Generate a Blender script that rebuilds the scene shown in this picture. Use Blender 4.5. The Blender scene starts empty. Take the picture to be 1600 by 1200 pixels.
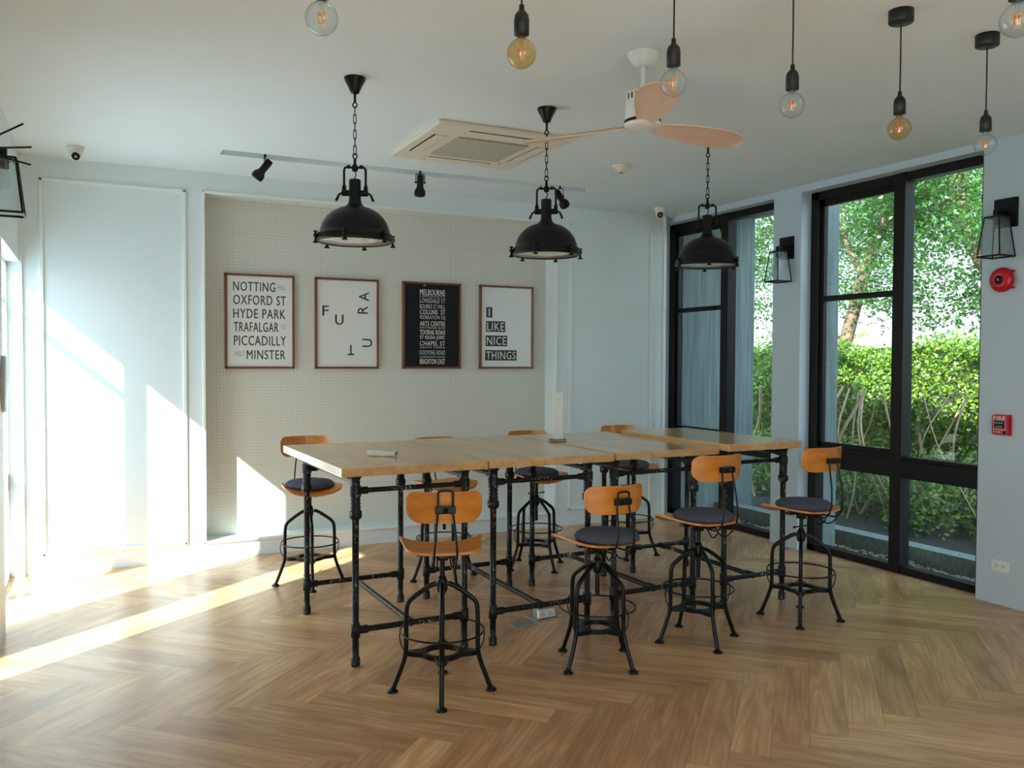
import bpy, bmesh, math, random
from mathutils import Vector, Matrix, Euler
import numpy as np

C = bpy.context.scene.collection
SC = bpy.context.scene
PI = math.pi
random.seed(7)
RNG = np.random.default_rng(11)

# ------------------------------------------------------------------ camera
H_EYE, F_PX = 1.6, 1335.6
YAW, PITCH, ROLL = 0.457462, 0.0274866, 0.0044439
cam = bpy.data.cameras.new('camera'); cam_o = bpy.data.objects.new('camera', cam); C.objects.link(cam_o)
cam.sensor_width = 36; cam.sensor_fit = 'HORIZONTAL'; cam.lens = F_PX / 1600 * 36
cam.clip_start = 0.05; cam.clip_end = 300
_R = Vector((math.cos(YAW), -math.sin(YAW), 0)); _D = Vector((math.sin(YAW), math.cos(YAW), 0)); _Z = Vector((0, 0, 1))
_F = _D * math.cos(PITCH) - _Z * math.sin(PITCH); _U = _D * math.sin(PITCH) + _Z * math.cos(PITCH)
_cr, _sr = math.cos(ROLL), math.sin(ROLL)
_CR = _R * _cr + _U * _sr; _CU = _U * _cr - _R * _sr
M = Matrix((_CR, _CU, -_F)).transposed().to_4x4(); M.translation = Vector((0, 0, H_EYE))
cam_o.matrix_world = M
SC.camera = cam_o

# ------------------------------------------------------------------ light
SUN_STRENGTH, SKY_SUNWARD, SKY_AWAY = 9.5, 2.5, 0.62
world = bpy.data.worlds.new('sky'); SC.world = world; world.use_nodes = True
_n = world.node_tree.nodes; _l = world.node_tree.links
_tc = _n.new('ShaderNodeTexCoord'); _sx = _n.new('ShaderNodeSeparateXYZ'); _rp = _n.new('ShaderNodeValToRGB')
_l.new(_tc.outputs['Generated'], _sx.inputs[0]); _l.new(_sx.outputs['Z'], _rp.inputs[0])
_rp.color_ramp.elements[0].position = 0.0; _rp.color_ramp.elements[0].color = (0.92, 0.97, 1.0, 1)
_rp.color_ramp.elements[1].position = 0.7; _rp.color_ramp.elements[1].color = (0.50, 0.72, 1.0, 1)
_dp = _n.new('ShaderNodeVectorMath'); _dp.operation = 'DOT_PRODUCT'; _dp.inputs[1].default_value = (-0.65, -0.50, 0.57)   # towards the sun
_l.new(_tc.outputs['Generated'], _dp.inputs[0])
_mr = _n.new('ShaderNodeMapRange'); _mr.inputs[1].default_value = -1; _mr.inputs[2].default_value = 1
_mr.inputs[3].default_value = 0.0; _mr.inputs[4].default_value = 1.0
_l.new(_dp.outputs['Value'], _mr.inputs[0])
_pw = _n.new('ShaderNodeMath'); _pw.operation = 'POWER'; _pw.inputs[1].default_value = 2.2; _l.new(_mr.outputs[0], _pw.inputs[0])
_ma = _n.new('ShaderNodeMath'); _ma.operation = 'MULTIPLY_ADD'; _ma.inputs[1].default_value = SKY_SUNWARD; _ma.inputs[2].default_value = SKY_AWAY
_l.new(_pw.outputs[0], _ma.inputs[0])
_bg = _n['Background']; _l.new(_rp.outputs[0], _bg.inputs['Color']); _l.new(_ma.outputs[0], _bg.inputs['Strength'])
SUN_DIR = Vector((1.0, 0.769, -0.88))
sun = bpy.data.lights.new('sun', 'SUN'); sun.energy = SUN_STRENGTH; sun.angle = math.radians(0.6); sun.color = (1.0, 0.985, 0.97)
sun_o = bpy.data.objects.new('sun', sun); C.objects.link(sun_o)
sun_o.rotation_euler = SUN_DIR.to_track_quat('-Z', 'Y').to_euler(); sun_o.location = (-8, -4, 10)

def portal(loc, sx, sy, direction):
    a = bpy.data.lights.new('sky_portal', 'AREA'); a.shape = 'RECTANGLE'; a.size = sx; a.size_y = sy
    o = bpy.data.objects.new('sky_portal', a); C.objects.link(o); o.location = loc
    o.rotation_euler = Vector(direction).to_track_quat('-Z', 'Y').to_euler()
    a.cycles.is_portal = True
SC.view_settings.view_transform = 'Standard'; SC.view_settings.look = 'None'
SC.view_settings.gamma = 1; SC.view_settings.use_curve_mapping = False
SC.view_settings.exposure = 1.3
cy = SC.cycles
cy.use_denoising = True; cy.max_bounces = 12; cy.diffuse_bounces = 6; cy.glossy_bounces = 5
cy.transparent_max_bounces = 24; cy.transmission_bounces = 8; cy.sample_clamp_indirect = 8
cy.caustics_reflective = False; cy.caustics_refractive = False

# ------------------------------------------------------------------ materials
def srgb(r, g, b):
    f = lambda c: (c / 255) / 12.92 if c / 255 <= 0.04045 else (((c / 255) + 0.055) / 1.055) ** 2.4
    return (f(r), f(g), f(b), 1)

class Mat:
    def __init__(s, name):
        s.m = bpy.data.materials.new(name); s.m.use_nodes = True
        s.t = s.m.node_tree; s.b = s.t.nodes['Principled BSDF']; s.out = s.t.nodes['Material Output']
    def n(s, kind, **kw):
        x = s.t.nodes.new(kind)
        for k, v in kw.items():
            if k.startswith('i_'): x.inputs[k[2:].replace('_', ' ')].default_value = v
            else: setattr(x, k, v)
        return x
    def l(s, a, b): s.t.links.new(a, b)
    def set(s, **kw):
        for k, v in kw.items(): s.b.inputs[k.replace('_', ' ')].default_value = v
        return s
    def math(s, op, a, b=None, c=None):
        x = s.n('ShaderNodeMath', operation=op)
        for i, v in enumerate((a, b, c)):
            if v is None: continue
            if isinstance(v, (int, float)): x.inputs[i].default_value = v
            else: s.l(v, x.inputs[i])
        return x.outputs[0]
    def mix(s, fac, a, b, blend='MIX'):
        x = s.n('ShaderNodeMix', data_type='RGBA', blend_type=blend)
        for i, v in ((0, fac), (6, a), (7, b)):
            if isinstance(v, (int, float)): x.inputs[i].default_value = v
            elif isinstance(v, tuple): x.inputs[i].default_value = v
            else: s.l(v, x.inputs[i])
        return x.outputs[2]
    def ramp(s, fac, stops):
        x = s.n('ShaderNodeValToRGB'); e = x.color_ramp.elements
        while len(e) < len(stops): e.new(0.5)
        for el, (p, c) in zip(e, stops): el.position = p; el.color = c
        s.l(fac, x.inputs[0]); return x.outputs[0]
    def noise(s, vec, scale, detail=3, rough=0.5):
        x = s.n('ShaderNodeTexNoise'); x.inputs['Scale'].default_value = scale
        x.inputs['Detail'].default_value = detail; x.inputs['Roughness'].default_value = rough
        if vec is not None: s.l(vec, x.inputs['Vector'])
        return x.outputs['Fac']
    def obj(s): return s.n('ShaderNodeTexCoord').outputs['Object']
    def bump(s, h, strength, dist=0.01):
        x = s.n('ShaderNodeBump'); x.inputs['Strength'].default_value = strength; x.inputs['Distance'].default_value = dist
        s.l(h, x.inputs['Height']); s.l(x.outputs[0], s.b.inputs['Normal'])

def paint(name, col, rough=0.55, var=0.04, scale=3.0, metallic=0.0, bump=0.0, spec=0.5):
    m = Mat(name); m.set(Roughness=rough, Metallic=metallic); m.b.inputs['Specular IOR Level'].default_value = spec
    f = m.noise(m.obj(), scale, 3)
    dark = tuple(c * (1 - var * 2) for c in col[:3]) + (1,)
    m.l(m.ramp(f, [(0.3, dark), (0.7, col)]), m.b.inputs['Base Color'])
    if bump: m.bump(m.noise(m.obj(), 160, 2), bump, 0.002)
    return m.m

def glass(name, tint, base_refl=0.04, rough=0.0, ripple=0.0, edge=0.0):
    """Thin clear pane: straight-through tinted transmission plus Fresnel reflection."""
    m = Mat(name); t = m.t
    t.nodes.remove(m.b)
    tr = m.n('ShaderNodeBsdfTransparent'); tr.inputs[0].default_value = tint
    gl = m.n('ShaderNodeBsdfGlossy'); gl.inputs['Roughness'].default_value = rough
    fr = m.n('ShaderNodeLayerWeight'); fr.inputs['Blend'].default_value = 0.5
    mx = m.n('ShaderNodeMixShader')      # Schlick reflectance of one air-glass face
    f = m.math('MINIMUM', m.math('ADD', m.math('MULTIPLY', m.math('POWER', fr.outputs['Facing'], 5.0), 0.9), 0.04 + base_refl), 1.0)
    if edge:      # a blown bulb is thicker to look through near its outline
        m.l(m.mix(m.math('MULTIPLY', m.math('POWER', fr.outputs['Facing'], 3.0), edge), tint, (0.3, 0.34, 0.34, 1)), tr.inputs[0])
    m.l(f, mx.inputs[0]); m.l(tr.outputs[0], mx.inputs[1]); m.l(gl.outputs[0], mx.inputs[2]); m.l(mx.outputs[0], m.out.inputs[0])
    if ripple:
        b = m.n('ShaderNodeBump'); b.inputs['Strength'].default_value = ripple; b.inputs['Distance'].default_value = 0.02
        m.l(m.noise(m.obj(), 60, 2), b.inputs['Height']); m.l(b.outputs[0], gl.inputs['Normal'])
    return m.m

def wood(name, light, dark, axis='X', rough=0.4, coat=0.0, scale=1.0, ring=0.5, planks=0.0):
    m = Mat(name); m.set(Roughness=rough); m.b.inputs['Coat Weight'].default_value = coat; m.b.inputs['Coat Roughness'].default_value = 0.06
    co = m.obj(); mp = m.n('ShaderNodeMapping')
    st = {'X': (1.2, 14, 14), 'Y': (14, 1.2, 14), 'Z': (14, 14, 1.2)}[axis]
    mp.inputs['Scale'].default_value = tuple(v * scale for v in st); m.l(co, mp.inputs[0])
    f = m.noise(mp.outputs[0], 2.2, 5, 0.6)
    col = m.ramp(f, [(0.28, dark), (0.72, light)])
    f2 = m.noise(mp.outputs[0], 9, 2)
    col = m.mix(m.math('MULTIPLY', f2, ring), col, dark)
    if planks:
        sp = m.n('ShaderNodeSeparateXYZ'); m.l(co, sp.inputs[0])
        k = m.math('FLOOR', m.math('DIVIDE', sp.outputs['X' if axis != 'X' else 'Y'], planks))
        k2 = m.math('FLOOR', m.math('DIVIDE', m.math('ADD', sp.outputs['Y' if axis != 'X' else 'X'], m.math('MULTIPLY', k, 0.37)), 0.45))
        cb = m.n('ShaderNodeCombineXYZ'); m.l(k, cb.inputs[0]); m.l(k2, cb.inputs[1])
        wn = m.n('ShaderNodeTexWhiteNoise'); m.l(cb.outputs[0], wn.inputs[0])
        col = m.mix(m.math('MULTIPLY', wn.outputs[0], 0.35), col, dark)
    m.l(col, m.b.inputs['Base Color'])
    return m.m

def worn_pipe():
    m = Mat('worn_black_pipe'); m.set(Roughness=0.42, Metallic=0.0); m.b.inputs['Specular IOR Level'].default_value = 0.3
    co = m.obj()
    mp = m.n('ShaderNodeMapping'); mp.inputs['Scale'].default_value = (1.0, 1.0, 0.6); m.l(co, mp.inputs[0])
    a = m.noise(mp.outputs[0], 85, 4, 0.7); b = m.noise(co, 5, 2)
    f = m.ramp(m.math('ADD', m.math('MULTIPLY', a, 0.75), m.math('MULTIPLY', b, 0.45)), [(0.70, (0, 0, 0, 1)), (0.73, (1, 1, 1, 1))])
    m.l(m.mix(f, (0.008, 0.010, 0.012, 1), (0.36, 0.36, 0.34, 1)), m.b.inputs['Base Color'])
    return m.m

def floor_mat():
    m = Mat('herringbone_oak'); m.b.inputs['Specular IOR Level'].default_value = 0.55
    uv = m.n('ShaderNodeUVMap', uv_map='UVMap').outputs[0]
    rn = m.n('ShaderNodeAttribute', attribute_name='rnd').outputs['Fac']
    sp = m.n('ShaderNodeSeparateXYZ'); m.l(uv, sp.inputs[0]); u, v = sp.outputs[0], sp.outputs[1]
    def vec(su, sv):
        cb = m.n('ShaderNodeCombineXYZ')
        m.l(m.math('MULTIPLY', u, su), cb.inputs[0]); m.l(m.math('MULTIPLY', v, sv), cb.inputs[1])
        m.l(m.math('MULTIPLY', rn, 57.0), cb.inputs[2]); return cb.outputs[0]
    big = m.noise(vec(1.3, 7), 1.6, 3, 0.55)
    # growth rings: contour lines of a stretched noise field
    rings = m.math('SINE', m.math('MULTIPLY', m.noise(vec(0.8, 9), 1.0, 2, 0.45), 58.0))
    fine = m.noise(vec(3.0, 120), 2.0, 3, 0.6)
    col = m.ramp(big, [(0.25, srgb(184, 136, 92)), (0.5, srgb(222, 172, 122)), (0.78, srgb(244, 204, 154))])
    col = m.mix(m.math('MULTIPLY', m.math('ADD', rings, 1.0), 0.17), col, srgb(146, 102, 64))
    col = m.mix(m.math('MULTIPLY', fine, 0.38), col, srgb(150, 108, 68))
    tone = m.ramp(rn, [(0.0, (0.74, 0.71, 0.68, 1)), (0.5, (0.97, 0.96, 0.95, 1)), (1.0, (1.10, 1.10, 1.10, 1))])
    col = m.mix(1.0, col, tone, 'MULTIPLY')
    ev = m.math('MINIMUM', v, m.math('SUBTRACT', 0.157, v)); eu = m.math('MINIMUM', u, m.math('SUBTRACT', 0.96, u))
    seam = m.math('LESS_THAN', m.math('MINIMUM', ev, eu), 0.0011)
    col = m.mix(m.math('MULTIPLY', seam, 0.6), col, (0.05, 0.035, 0.02, 1))
    m.l(col, m.b.inputs['Base Color'])
    r = m.n('ShaderNodeMapRange'); m.l(fine, r.inputs[0]); r.inputs[3].default_value = 0.25; r.inputs[4].default_value = 0.40
    m.l(r.outputs[0], m.b.inputs['Roughness'])
    m.bump(m.math('SUBTRACT', fine, m.math('MULTIPLY', seam, 0.8)), 0.06, 0.004)
    return m.m

def pegboard_mat():
    m = Mat('perforated_board'); m.set(Roughness=0.75)
    co = m.obj(); sp = m.n('ShaderNodeSeparateXYZ'); m.l(co, sp.inputs[0]); x, z = sp.outputs[0], sp.outputs[2]
    P = 0.026
    fx = m.math('SUBTRACT', m.math('FRACT', m.math('DIVIDE', x, P)), 0.5); fz = m.math('SUBTRACT', m.math('FRACT', m.math('DIVIDE', z, P)), 0.5)
    d = m.math('SQRT', m.math('ADD', m.math('MULTIPLY', fx, fx), m.math('MULTIPLY', fz, fz)))
    hole = m.math('LESS_THAN', d, 0.12)
    seam = None
    for val, ax in ((1.79, x), (2.985, x), (0.50, z), (2.64, z)):
        s_ = m.math('LESS_THAN', m.math('ABSOLUTE', m.math('SUBTRACT', ax, val)), 0.002)
        seam = s_ if seam is None else m.math('MAXIMUM', seam, s_)
    col = m.mix(hole, srgb(212, 212, 202), (0.36, 0.32, 0.27, 1))
    col = m.mix(m.math('MULTIPLY', seam, 0.3), col, (0.25, 0.24, 0.21, 1))
    m.l(col, m.b.inputs['Base Color'])
    return m.m

def concrete(name, col, streak=True):
    m = Mat(name); m.set(Roughness=0.85)
    mp = m.n('ShaderNodeMapping'); mp.inputs['Scale'].default_value = (13, 13, 0.6 if streak else 9); m.l(m.obj(), mp.inputs[0])
    f = m.noise(mp.outputs[0], 2.5, 6, 0.65); g = m.noise(m.obj(), 1.2, 3)
    c = m.ramp(f, [(0.36, tuple(v * 0.45 for v in col[:3]) + (1,)), (0.64, col)])
    m.l(m.mix(m.math('MULTIPLY', g, 0.5), c, tuple(v * 0.7 for v in col[:3]) + (1,)), m.b.inputs['Base Color'])
    return m.m

def leaf_mat(name, a, b, trans=0.35):
    m = Mat(name); m.set(Roughness=0.38)
    rn = m.n('ShaderNodeAttribute', attribute_name='rnd').outputs['Fac']
    col = m.ramp(rn, [(0.0, a), (1.0, b)])
    m.l(col, m.b.inputs['Base Color'])
    tl = m.n('ShaderNodeBsdfTranslucent'); m.l(m.mix(0.5, col, (0.22, 0.42, 0.04, 1)), tl.inputs[0])
    mx = m.n('ShaderNodeMixShader'); mx.inputs[0].default_value = trans
    m.l(m.b.outputs[0], mx.inputs[1]); m.l(tl.outputs[0], mx.inputs[2]); m.l(mx.outputs[0], m.out.inputs[0])
    return m.m

def bark_mat():
    m = Mat('bark'); m.set(Roughness=0.9)
    f = m.noise(m.obj(), 9, 5, 0.6)
    m.l(m.ramp(f, [(0.3, srgb(66, 54, 40)), (0.55, srgb(108, 90, 68)), (0.75, srgb(140, 122, 98))]), m.b.inputs['Base Color'])
    m.bump(f, 0.5, 0.02)
    return m.m

def grille_mat():
    m = Mat('intake_grille'); m.set(Roughness=0.6)
    sp = m.n('ShaderNodeSeparateXYZ'); m.l(m.obj(), sp.inputs[0])
    a = m.math('FRACT', m.math('MULTIPLY', sp.outputs[0], 60)); b = m.math('FRACT', m.math('MULTIPLY', sp.outputs[1], 60))
    g = m.math('MULTIPLY', m.math('GREATER_THAN', a, 0.35), m.math('GREATER_THAN', b, 0.35))
    m.l(m.mix(g, srgb(214, 210, 196), srgb(96, 97, 90)), m.b.inputs['Base Color'])
    return m.m

WALL = paint('white_wall_paint', srgb(220, 229, 230), 0.5, 0.01)
WALL_R = paint('dimmed_wall_paint', srgb(192, 206, 215), 0.5, 0.01)  # wall white made darker and bluer, painting in the weaker light on this side
CEIL = paint('ceiling_paint', srgb(222, 233, 238), 0.8, 0.01)
TRIM = paint('trim_paint', srgb(230, 233, 230), 0.4, 0.01)
FLOOR = floor_mat(); PEG = pegboard_mat()
BLACKF = paint('black_window_metal', (0.007, 0.006, 0.006, 1), 0.5, 0.05, spec=0.25)
BLACK = paint('matt_black_metal', (0.004, 0.005, 0.006, 1), 0.40, 0.1, spec=0.22)
SHADE = paint('black_lamp_enamel', (0.004, 0.006, 0.009, 1), 0.36, 0.12, 6, spec=0.24)
IRON = paint('black_stool_iron', (0.005, 0.006, 0.007, 1), 0.28, 0.1, spec=0.25)
PIPE = worn_pipe()
GLASS = glass('window_glass', (0.92, 0.972, 0.962, 1), 0.0)
LGLASS = glass('lantern_glass', (0.92, 0.95, 0.95, 1), 0.05, 0.05, 0.6)
BULB = glass('clear_bulb_glass', (0.95, 0.97, 0.97, 1), 0.05, edge=0.55)
AMBER = glass('amber_bulb_glass', (0.97, 0.80, 0.52, 1), 0.06, edge=0.35)
FILA = paint('filament_orange', (0.85, 0.33, 0.05, 1), 0.5, 0.02)
SOCKET = paint('black_socket', (0.008, 0.009, 0.010, 1), 0.5, 0.1)
PLY = wood('honey_plywood', srgb(222, 142, 50), srgb(188, 108, 32), 'X', 0.34, 0.25, 0.8, 0.35)
TABLEW = wood('oiled_table_oak', srgb(232, 190, 134), srgb(192, 146, 94), 'Y', 0.28, 0.65, 0.6, 0.35, 0.12)
TABLE_EDGE = wood('pale_edge_oak', srgb(196, 150, 92), srgb(160, 114, 64), 'Y', 0.35, 0.2, 0.6, 0.3)
CUSH = paint('charcoal_cushion_fabric', srgb(80, 80, 94), 0.85, 0.06, 90, 0, 0.3, 0.2)
MAHOG = wood('red_brown_frame_wood', srgb(140, 66, 32), srgb(96, 40, 18), 'Z', 0.4, 0.2, 0.8, 0.3)
PAPER = paint('white_print', srgb(224, 226, 222), 0.25, 0.01)
NAVY = paint('dark_print', srgb(20, 24, 30), 0.35, 0.02, spec=0.2)
INK = paint('print_ink', srgb(38, 40, 42), 0.5, 0.02)
INK_L = paint('print_ink_grey', srgb(136, 138, 138), 0.5, 0.02)
WINK = paint('print_white_ink', srgb(214, 214, 208), 0.5, 0.02)
WPLAS = paint('white_plastic', srgb(228, 228, 222), 0.35, 0.01)
CREAM = paint('cream_plastic', srgb(222, 214, 196), 0.4, 0.01)
GREYP = paint('grey_plastic', srgb(130, 133, 134), 0.4, 0.03)
SIGN = paint('grey_sign', srgb(186, 188, 186), 0.4, 0.02)
STEEL = paint('brushed_plate', srgb(160, 160, 154), 0.35, 0.05, 20, 0.6)
GRILLE = grille_mat()
VENT = paint('dark_slot', (0.02, 0.018, 0.015, 1), 0.7, 0.05)
LENS = paint('black_lens', (0.01, 0.01, 0.012, 1), 0.1, 0.05)
BLADE = wood('pale_pinkish_blade_wood', srgb(230, 204, 184), srgb(212, 182, 160), 'X', 0.45, 0.0, 0.6, 0.25)
DIFF = paint('white_lamp_diffuser', srgb(225, 226, 222), 0.12, 0.01, spec=0.8)
RED = paint('signal_red_paint', srgb(196, 12, 34), 0.3, 0.05)
CONC = concrete('stained_concrete', srgb(116, 130, 128)); CONC2 = concrete('kerb_concrete', srgb(128, 138, 132), False)
GROUND = concrete('outside_paving', srgb(208, 216, 220), False); SOIL = concrete('soil', srgb(38, 32, 26), False)
FENCE = paint('dark_brown_fence', srgb(52, 40, 36), 0.7, 0.15, 8)
STONE = concrete('pebble_stone', srgb(126, 116, 100), False)
HLEAF = leaf_mat('hedge_leaf', srgb(26, 62, 18), srgb(118, 148, 34), 0.28)
TLEAF = leaf_mat('tree_leaf', srgb(24, 62, 30), srgb(72, 118, 48), 0.4)
BARK = bark_mat()
TWIG = paint('pale_twig_bark', srgb(166, 140, 108), 0.85, 0.2, 20)

# ------------------------------------------------------------------ mesh helpers
class MB:
    def __init__(s): s.v, s.f, s.sm = [], [], []
    def add(s, vs, fs, smooth=False, M=None):
        o = len(s.v)
        for p in vs:
            p = Vector(p)
            s.v.append(tuple(M @ p) if M is not None else tuple(p))
        for f in fs: s.f.append([i + o for i in f]); s.sm.append(smooth)
        return s
    def box(s, a, b, bevel=0.0, M=None):
        x0, y0, z0 = a; x1, y1, z1 = b
        bm = bmesh.new(); bmesh.ops.create_cube(bm, size=1)
        for v in bm.verts: v.co = Vector(((x0 + x1) / 2 + v.co.x * (x1 - x0), (y0 + y1) / 2 + v.co.y * (y1 - y0), (z0 + z1) / 2 + v.co.z * (z1 - z0)))
        if bevel: bmesh.ops.bevel(bm, geom=list(bm.edges), offset=bevel, segments=2, profile=0.7, affect='EDGES')
        bm.verts.index_update()
        s.add([v.co.copy() for v in bm.verts], [[v.index for v in f.verts] for f in bm.faces], False, M)
        bm.free(); return s
    def tube(s, pts, r, n=10, cap=True, closed=False, M=None):
        pts = [Vector(p) for p in pts]; k = len(pts)
        rs = r if isinstance(r, (list, tuple)) else [r] * k
        vs, fs = [], []; prev = None
        for i, p in enumerate(pts):
            if closed: t = pts[(i + 1) % k] - pts[i - 1]
            else: t = pts[min(i + 1, k - 1)] - pts[max(i - 1, 0)]
            t = t.normalized() if t.length > 1e-9 else Vector((0, 0, 1))
            if prev is None:
                a = Vector((0, 0, 1)) if abs(t.z) < 0.9 else Vector((1, 0, 0))
                u = t.cross(a).normalized()
            else:
                u = prev - t * prev.dot(t); u = u.normalized() if u.length > 1e-6 else t.orthogonal().normalized()
            prev = u; w = t.cross(u)
            for j in range(n):
                an = 2 * PI * j / n
                vs.append(p + (u * math.cos(an) + w * math.sin(an)) * rs[i])
        for i in range(k if closed else k - 1):
            for j in range(n):
                a, b = i * n + j, i * n + (j + 1) % n
                i2 = (i + 1) % k
                fs.append([a, b, i2 * n + (j + 1) % n, i2 * n + j])
        s.add(vs, fs, True, M)
        if cap and not closed:
            s.add(vs[:n], [list(range(n))[::-1]], False, M); s.add(vs[-n:], [list(range(n))], False, M)
        return s
    def lathe(s, prof, n=32, M=None, smooth=True):
        vs, fs = [], []; k = len(prof)
        for r, z in prof:
            for j in range(n):
                a = 2 * PI * j / n; vs.append((r * math.cos(a), r * math.sin(a), z))
        for i in range(k - 1):
            for j in range(n):
                a, b = i * n + j, i * n + (j + 1) % n
                fs.append([a, b, b + n, a + n])
        s.add(vs, fs, smooth, M)
        for i, rev in ((0, True), (k - 1, False)):
            if prof[i][0] > 1e-4:
                ring = vs[i * n:(i + 1) * n]; s.add(ring, [list(range(n))[::-1] if rev else list(range(n))], False, M)
        return s
    def prism(s, outline, z0, z1, M=None, smooth=False):
        n = len(outline)
        vs = [(x, y, z0) for x, y in outline] + [(x, y, z1) for x, y in outline]
        s.add(vs, [[i, (i + 1) % n, (i + 1) % n + n, i + n] for i in range(n)], smooth, M)
        s.add(vs[:n], [list(range(n))[::-1]], False, M); s.add(vs[n:], [list(range(n))], False, M)
        return s
    def sphere(s, c, r, n=16, m=10, M=None, sx=1, sy=1, sz=1):
        vs, fs = [], []
        for i in range(m + 1):
            th = PI * i / m
            for j in range(n):
                ph = 2 * PI * j / n
                vs.append((c[0] + sx * r * math.sin(th) * math.cos(ph), c[1] + sy * r * math.sin(th) * math.sin(ph), c[2] + sz * r * math.cos(th)))
        for i in range(m):
            for j in range(n):
                a, b = i * n + j, i * n + (j + 1) % n
                fs.append([a, a + n, b + n, b])
        return s.add(vs, fs, True, M)
    def mesh(s, name, mat):
        me = bpy.data.meshes.new(name); me.from_pydata(s.v, [], s.f)
        me.polygons.foreach_set('use_smooth', s.sm)
        for m_ in (mat if isinstance(mat, (list, tuple)) else [mat]): me.materials.append(m_)
        me.validate(); me.update()
        return me
    def build(s, name, mat, parent=None, loc=(0, 0, 0), rot=(0, 0, 0)):
        o = bpy.data.objects.new(name, s.mesh(name, mat)); C.objects.link(o)
        o.location = loc; o.rotation_euler = rot
        if parent is not None: o.parent = parent
        return o

def T(x, y, z): return Matrix.Translation((x, y, z))
def R(axis, deg): return Matrix.Rotation(math.radians(deg), 4, axis)
def thing(name, label, cat, loc=(0, 0, 0), rz=0.0, group=None):
    o = bpy.data.objects.new(name, None); C.objects.link(o); o.location = loc; o.rotation_euler = (0, 0, rz)
    o.empty_display_size = 0.05
    o['label'] = label; o['category'] = cat
    if group: o['group'] = group
    return o
def tag(o, label, cat, group=None, kind=None):
    o['label'] = label; o['category'] = cat
    if group: o['group'] = group
    if kind: o['kind'] = kind
    return o
def struct(o): o['kind'] = 'structure'; return o
def copy_tree(o, parent=None):
    c = o.copy(); C.objects.link(c)
    if parent is not None: c.parent = parent
    for ch in list(o.children): copy_tree(ch, c)
    return c
def relabel(o, label, loc, rz=None):
    o['label'] = label; o.location = loc
    if rz is not None: o.rotation_euler[2] = rz
    return o
def smooth_path(pts, it=2):
    """Chaikin corner cutting that keeps the end points."""
    pts = [Vector(p) for p in pts]
    for _ in range(it):
        q = [pts[0]]
        for a, b in zip(pts, pts[1:]): q += [a.lerp(b, 0.25), a.lerp(b, 0.75)]
        q.append(pts[-1]); pts = q
    return pts

def text_into(mb, s, x0, x1, z0, z1, y, bold=0.0, rot=0, M=None, tracking=1.12):
    """Letters s fitted into the rectangle x0..x1, z0..z1 on the plane y, facing -Y; bold thickens by a share of the height."""
    cu = bpy.data.curves.new('letters', 'FONT'); cu.body = s; cu.size = 1; cu.resolution_u = 3
    cu.space_character = tracking
    ob = bpy.data.objects.new('letters', cu); C.objects.link(ob)
    dg = bpy.context.evaluated_depsgraph_get(); me = bpy.data.meshes.new_from_object(ob.evaluated_get(dg))
    vs = [v.co.copy() for v in me.vertices]; fs = [list(p.vertices) for p in me.polygons]
    bpy.data.objects.remove(ob); bpy.data.curves.remove(cu); bpy.data.meshes.remove(me)
    if rot:
        r = Matrix.Rotation(math.radians(rot), 3, 'Z'); vs = [r @ v for v in vs]
    ax, bx = min(v.x for v in vs), max(v.x for v in vs); ay, by = min(v.y for v in vs), max(v.y for v in vs)
    d = bold * (z1 - z0) * 2.2
    for k, (dx, dz) in enumerate(((0, 0), (d, d * 0.4)) if bold else ((0, 0),)):
        out = [(x0 + dx + (v.x - ax) / (bx - ax) * (x1 - x0 - d), y - k * 0.00008, z0 + dz + (v.y - ay) / (by - ay) * (z1 - z0 - d * 0.4)) for v in vs]
        mb.add(out, fs, False, M)

# ------------------------------------------------------------------ the room
H, YB, XP, XL = 3.076, 7.168, 5.37, -0.46      # ceiling, back wall, right pier face, left wall face
YN = 7.36                                      # pegboard plane inside the niche
XW = 5.516                                     # right window plane
YR = -3.0                                      # rear wall
XO = -0.62                                     # outer face of the left wall

def clip_poly(poly, x0, x1, y0, y1):
    for ax, lim, sg in ((0, x0, 1), (0, x1, -1), (1, y0, 1), (1, y1, -1)):
        out = []
        for i in range(len(poly)):
            a, b = poly[i], poly[(i + 1) % len(poly)]
            da, db = (a[ax] - lim) * sg, (b[ax] - lim) * sg
            if da >= 0: out.append(a)
            if (da >= 0) != (db >= 0):
                t = da / (da - db); out.append((a[0] + (b[0] - a[0]) * t, a[1] + (b[1] - a[1]) * t))
        poly = out
        if len(poly) < 3: return []
    return poly

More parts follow.
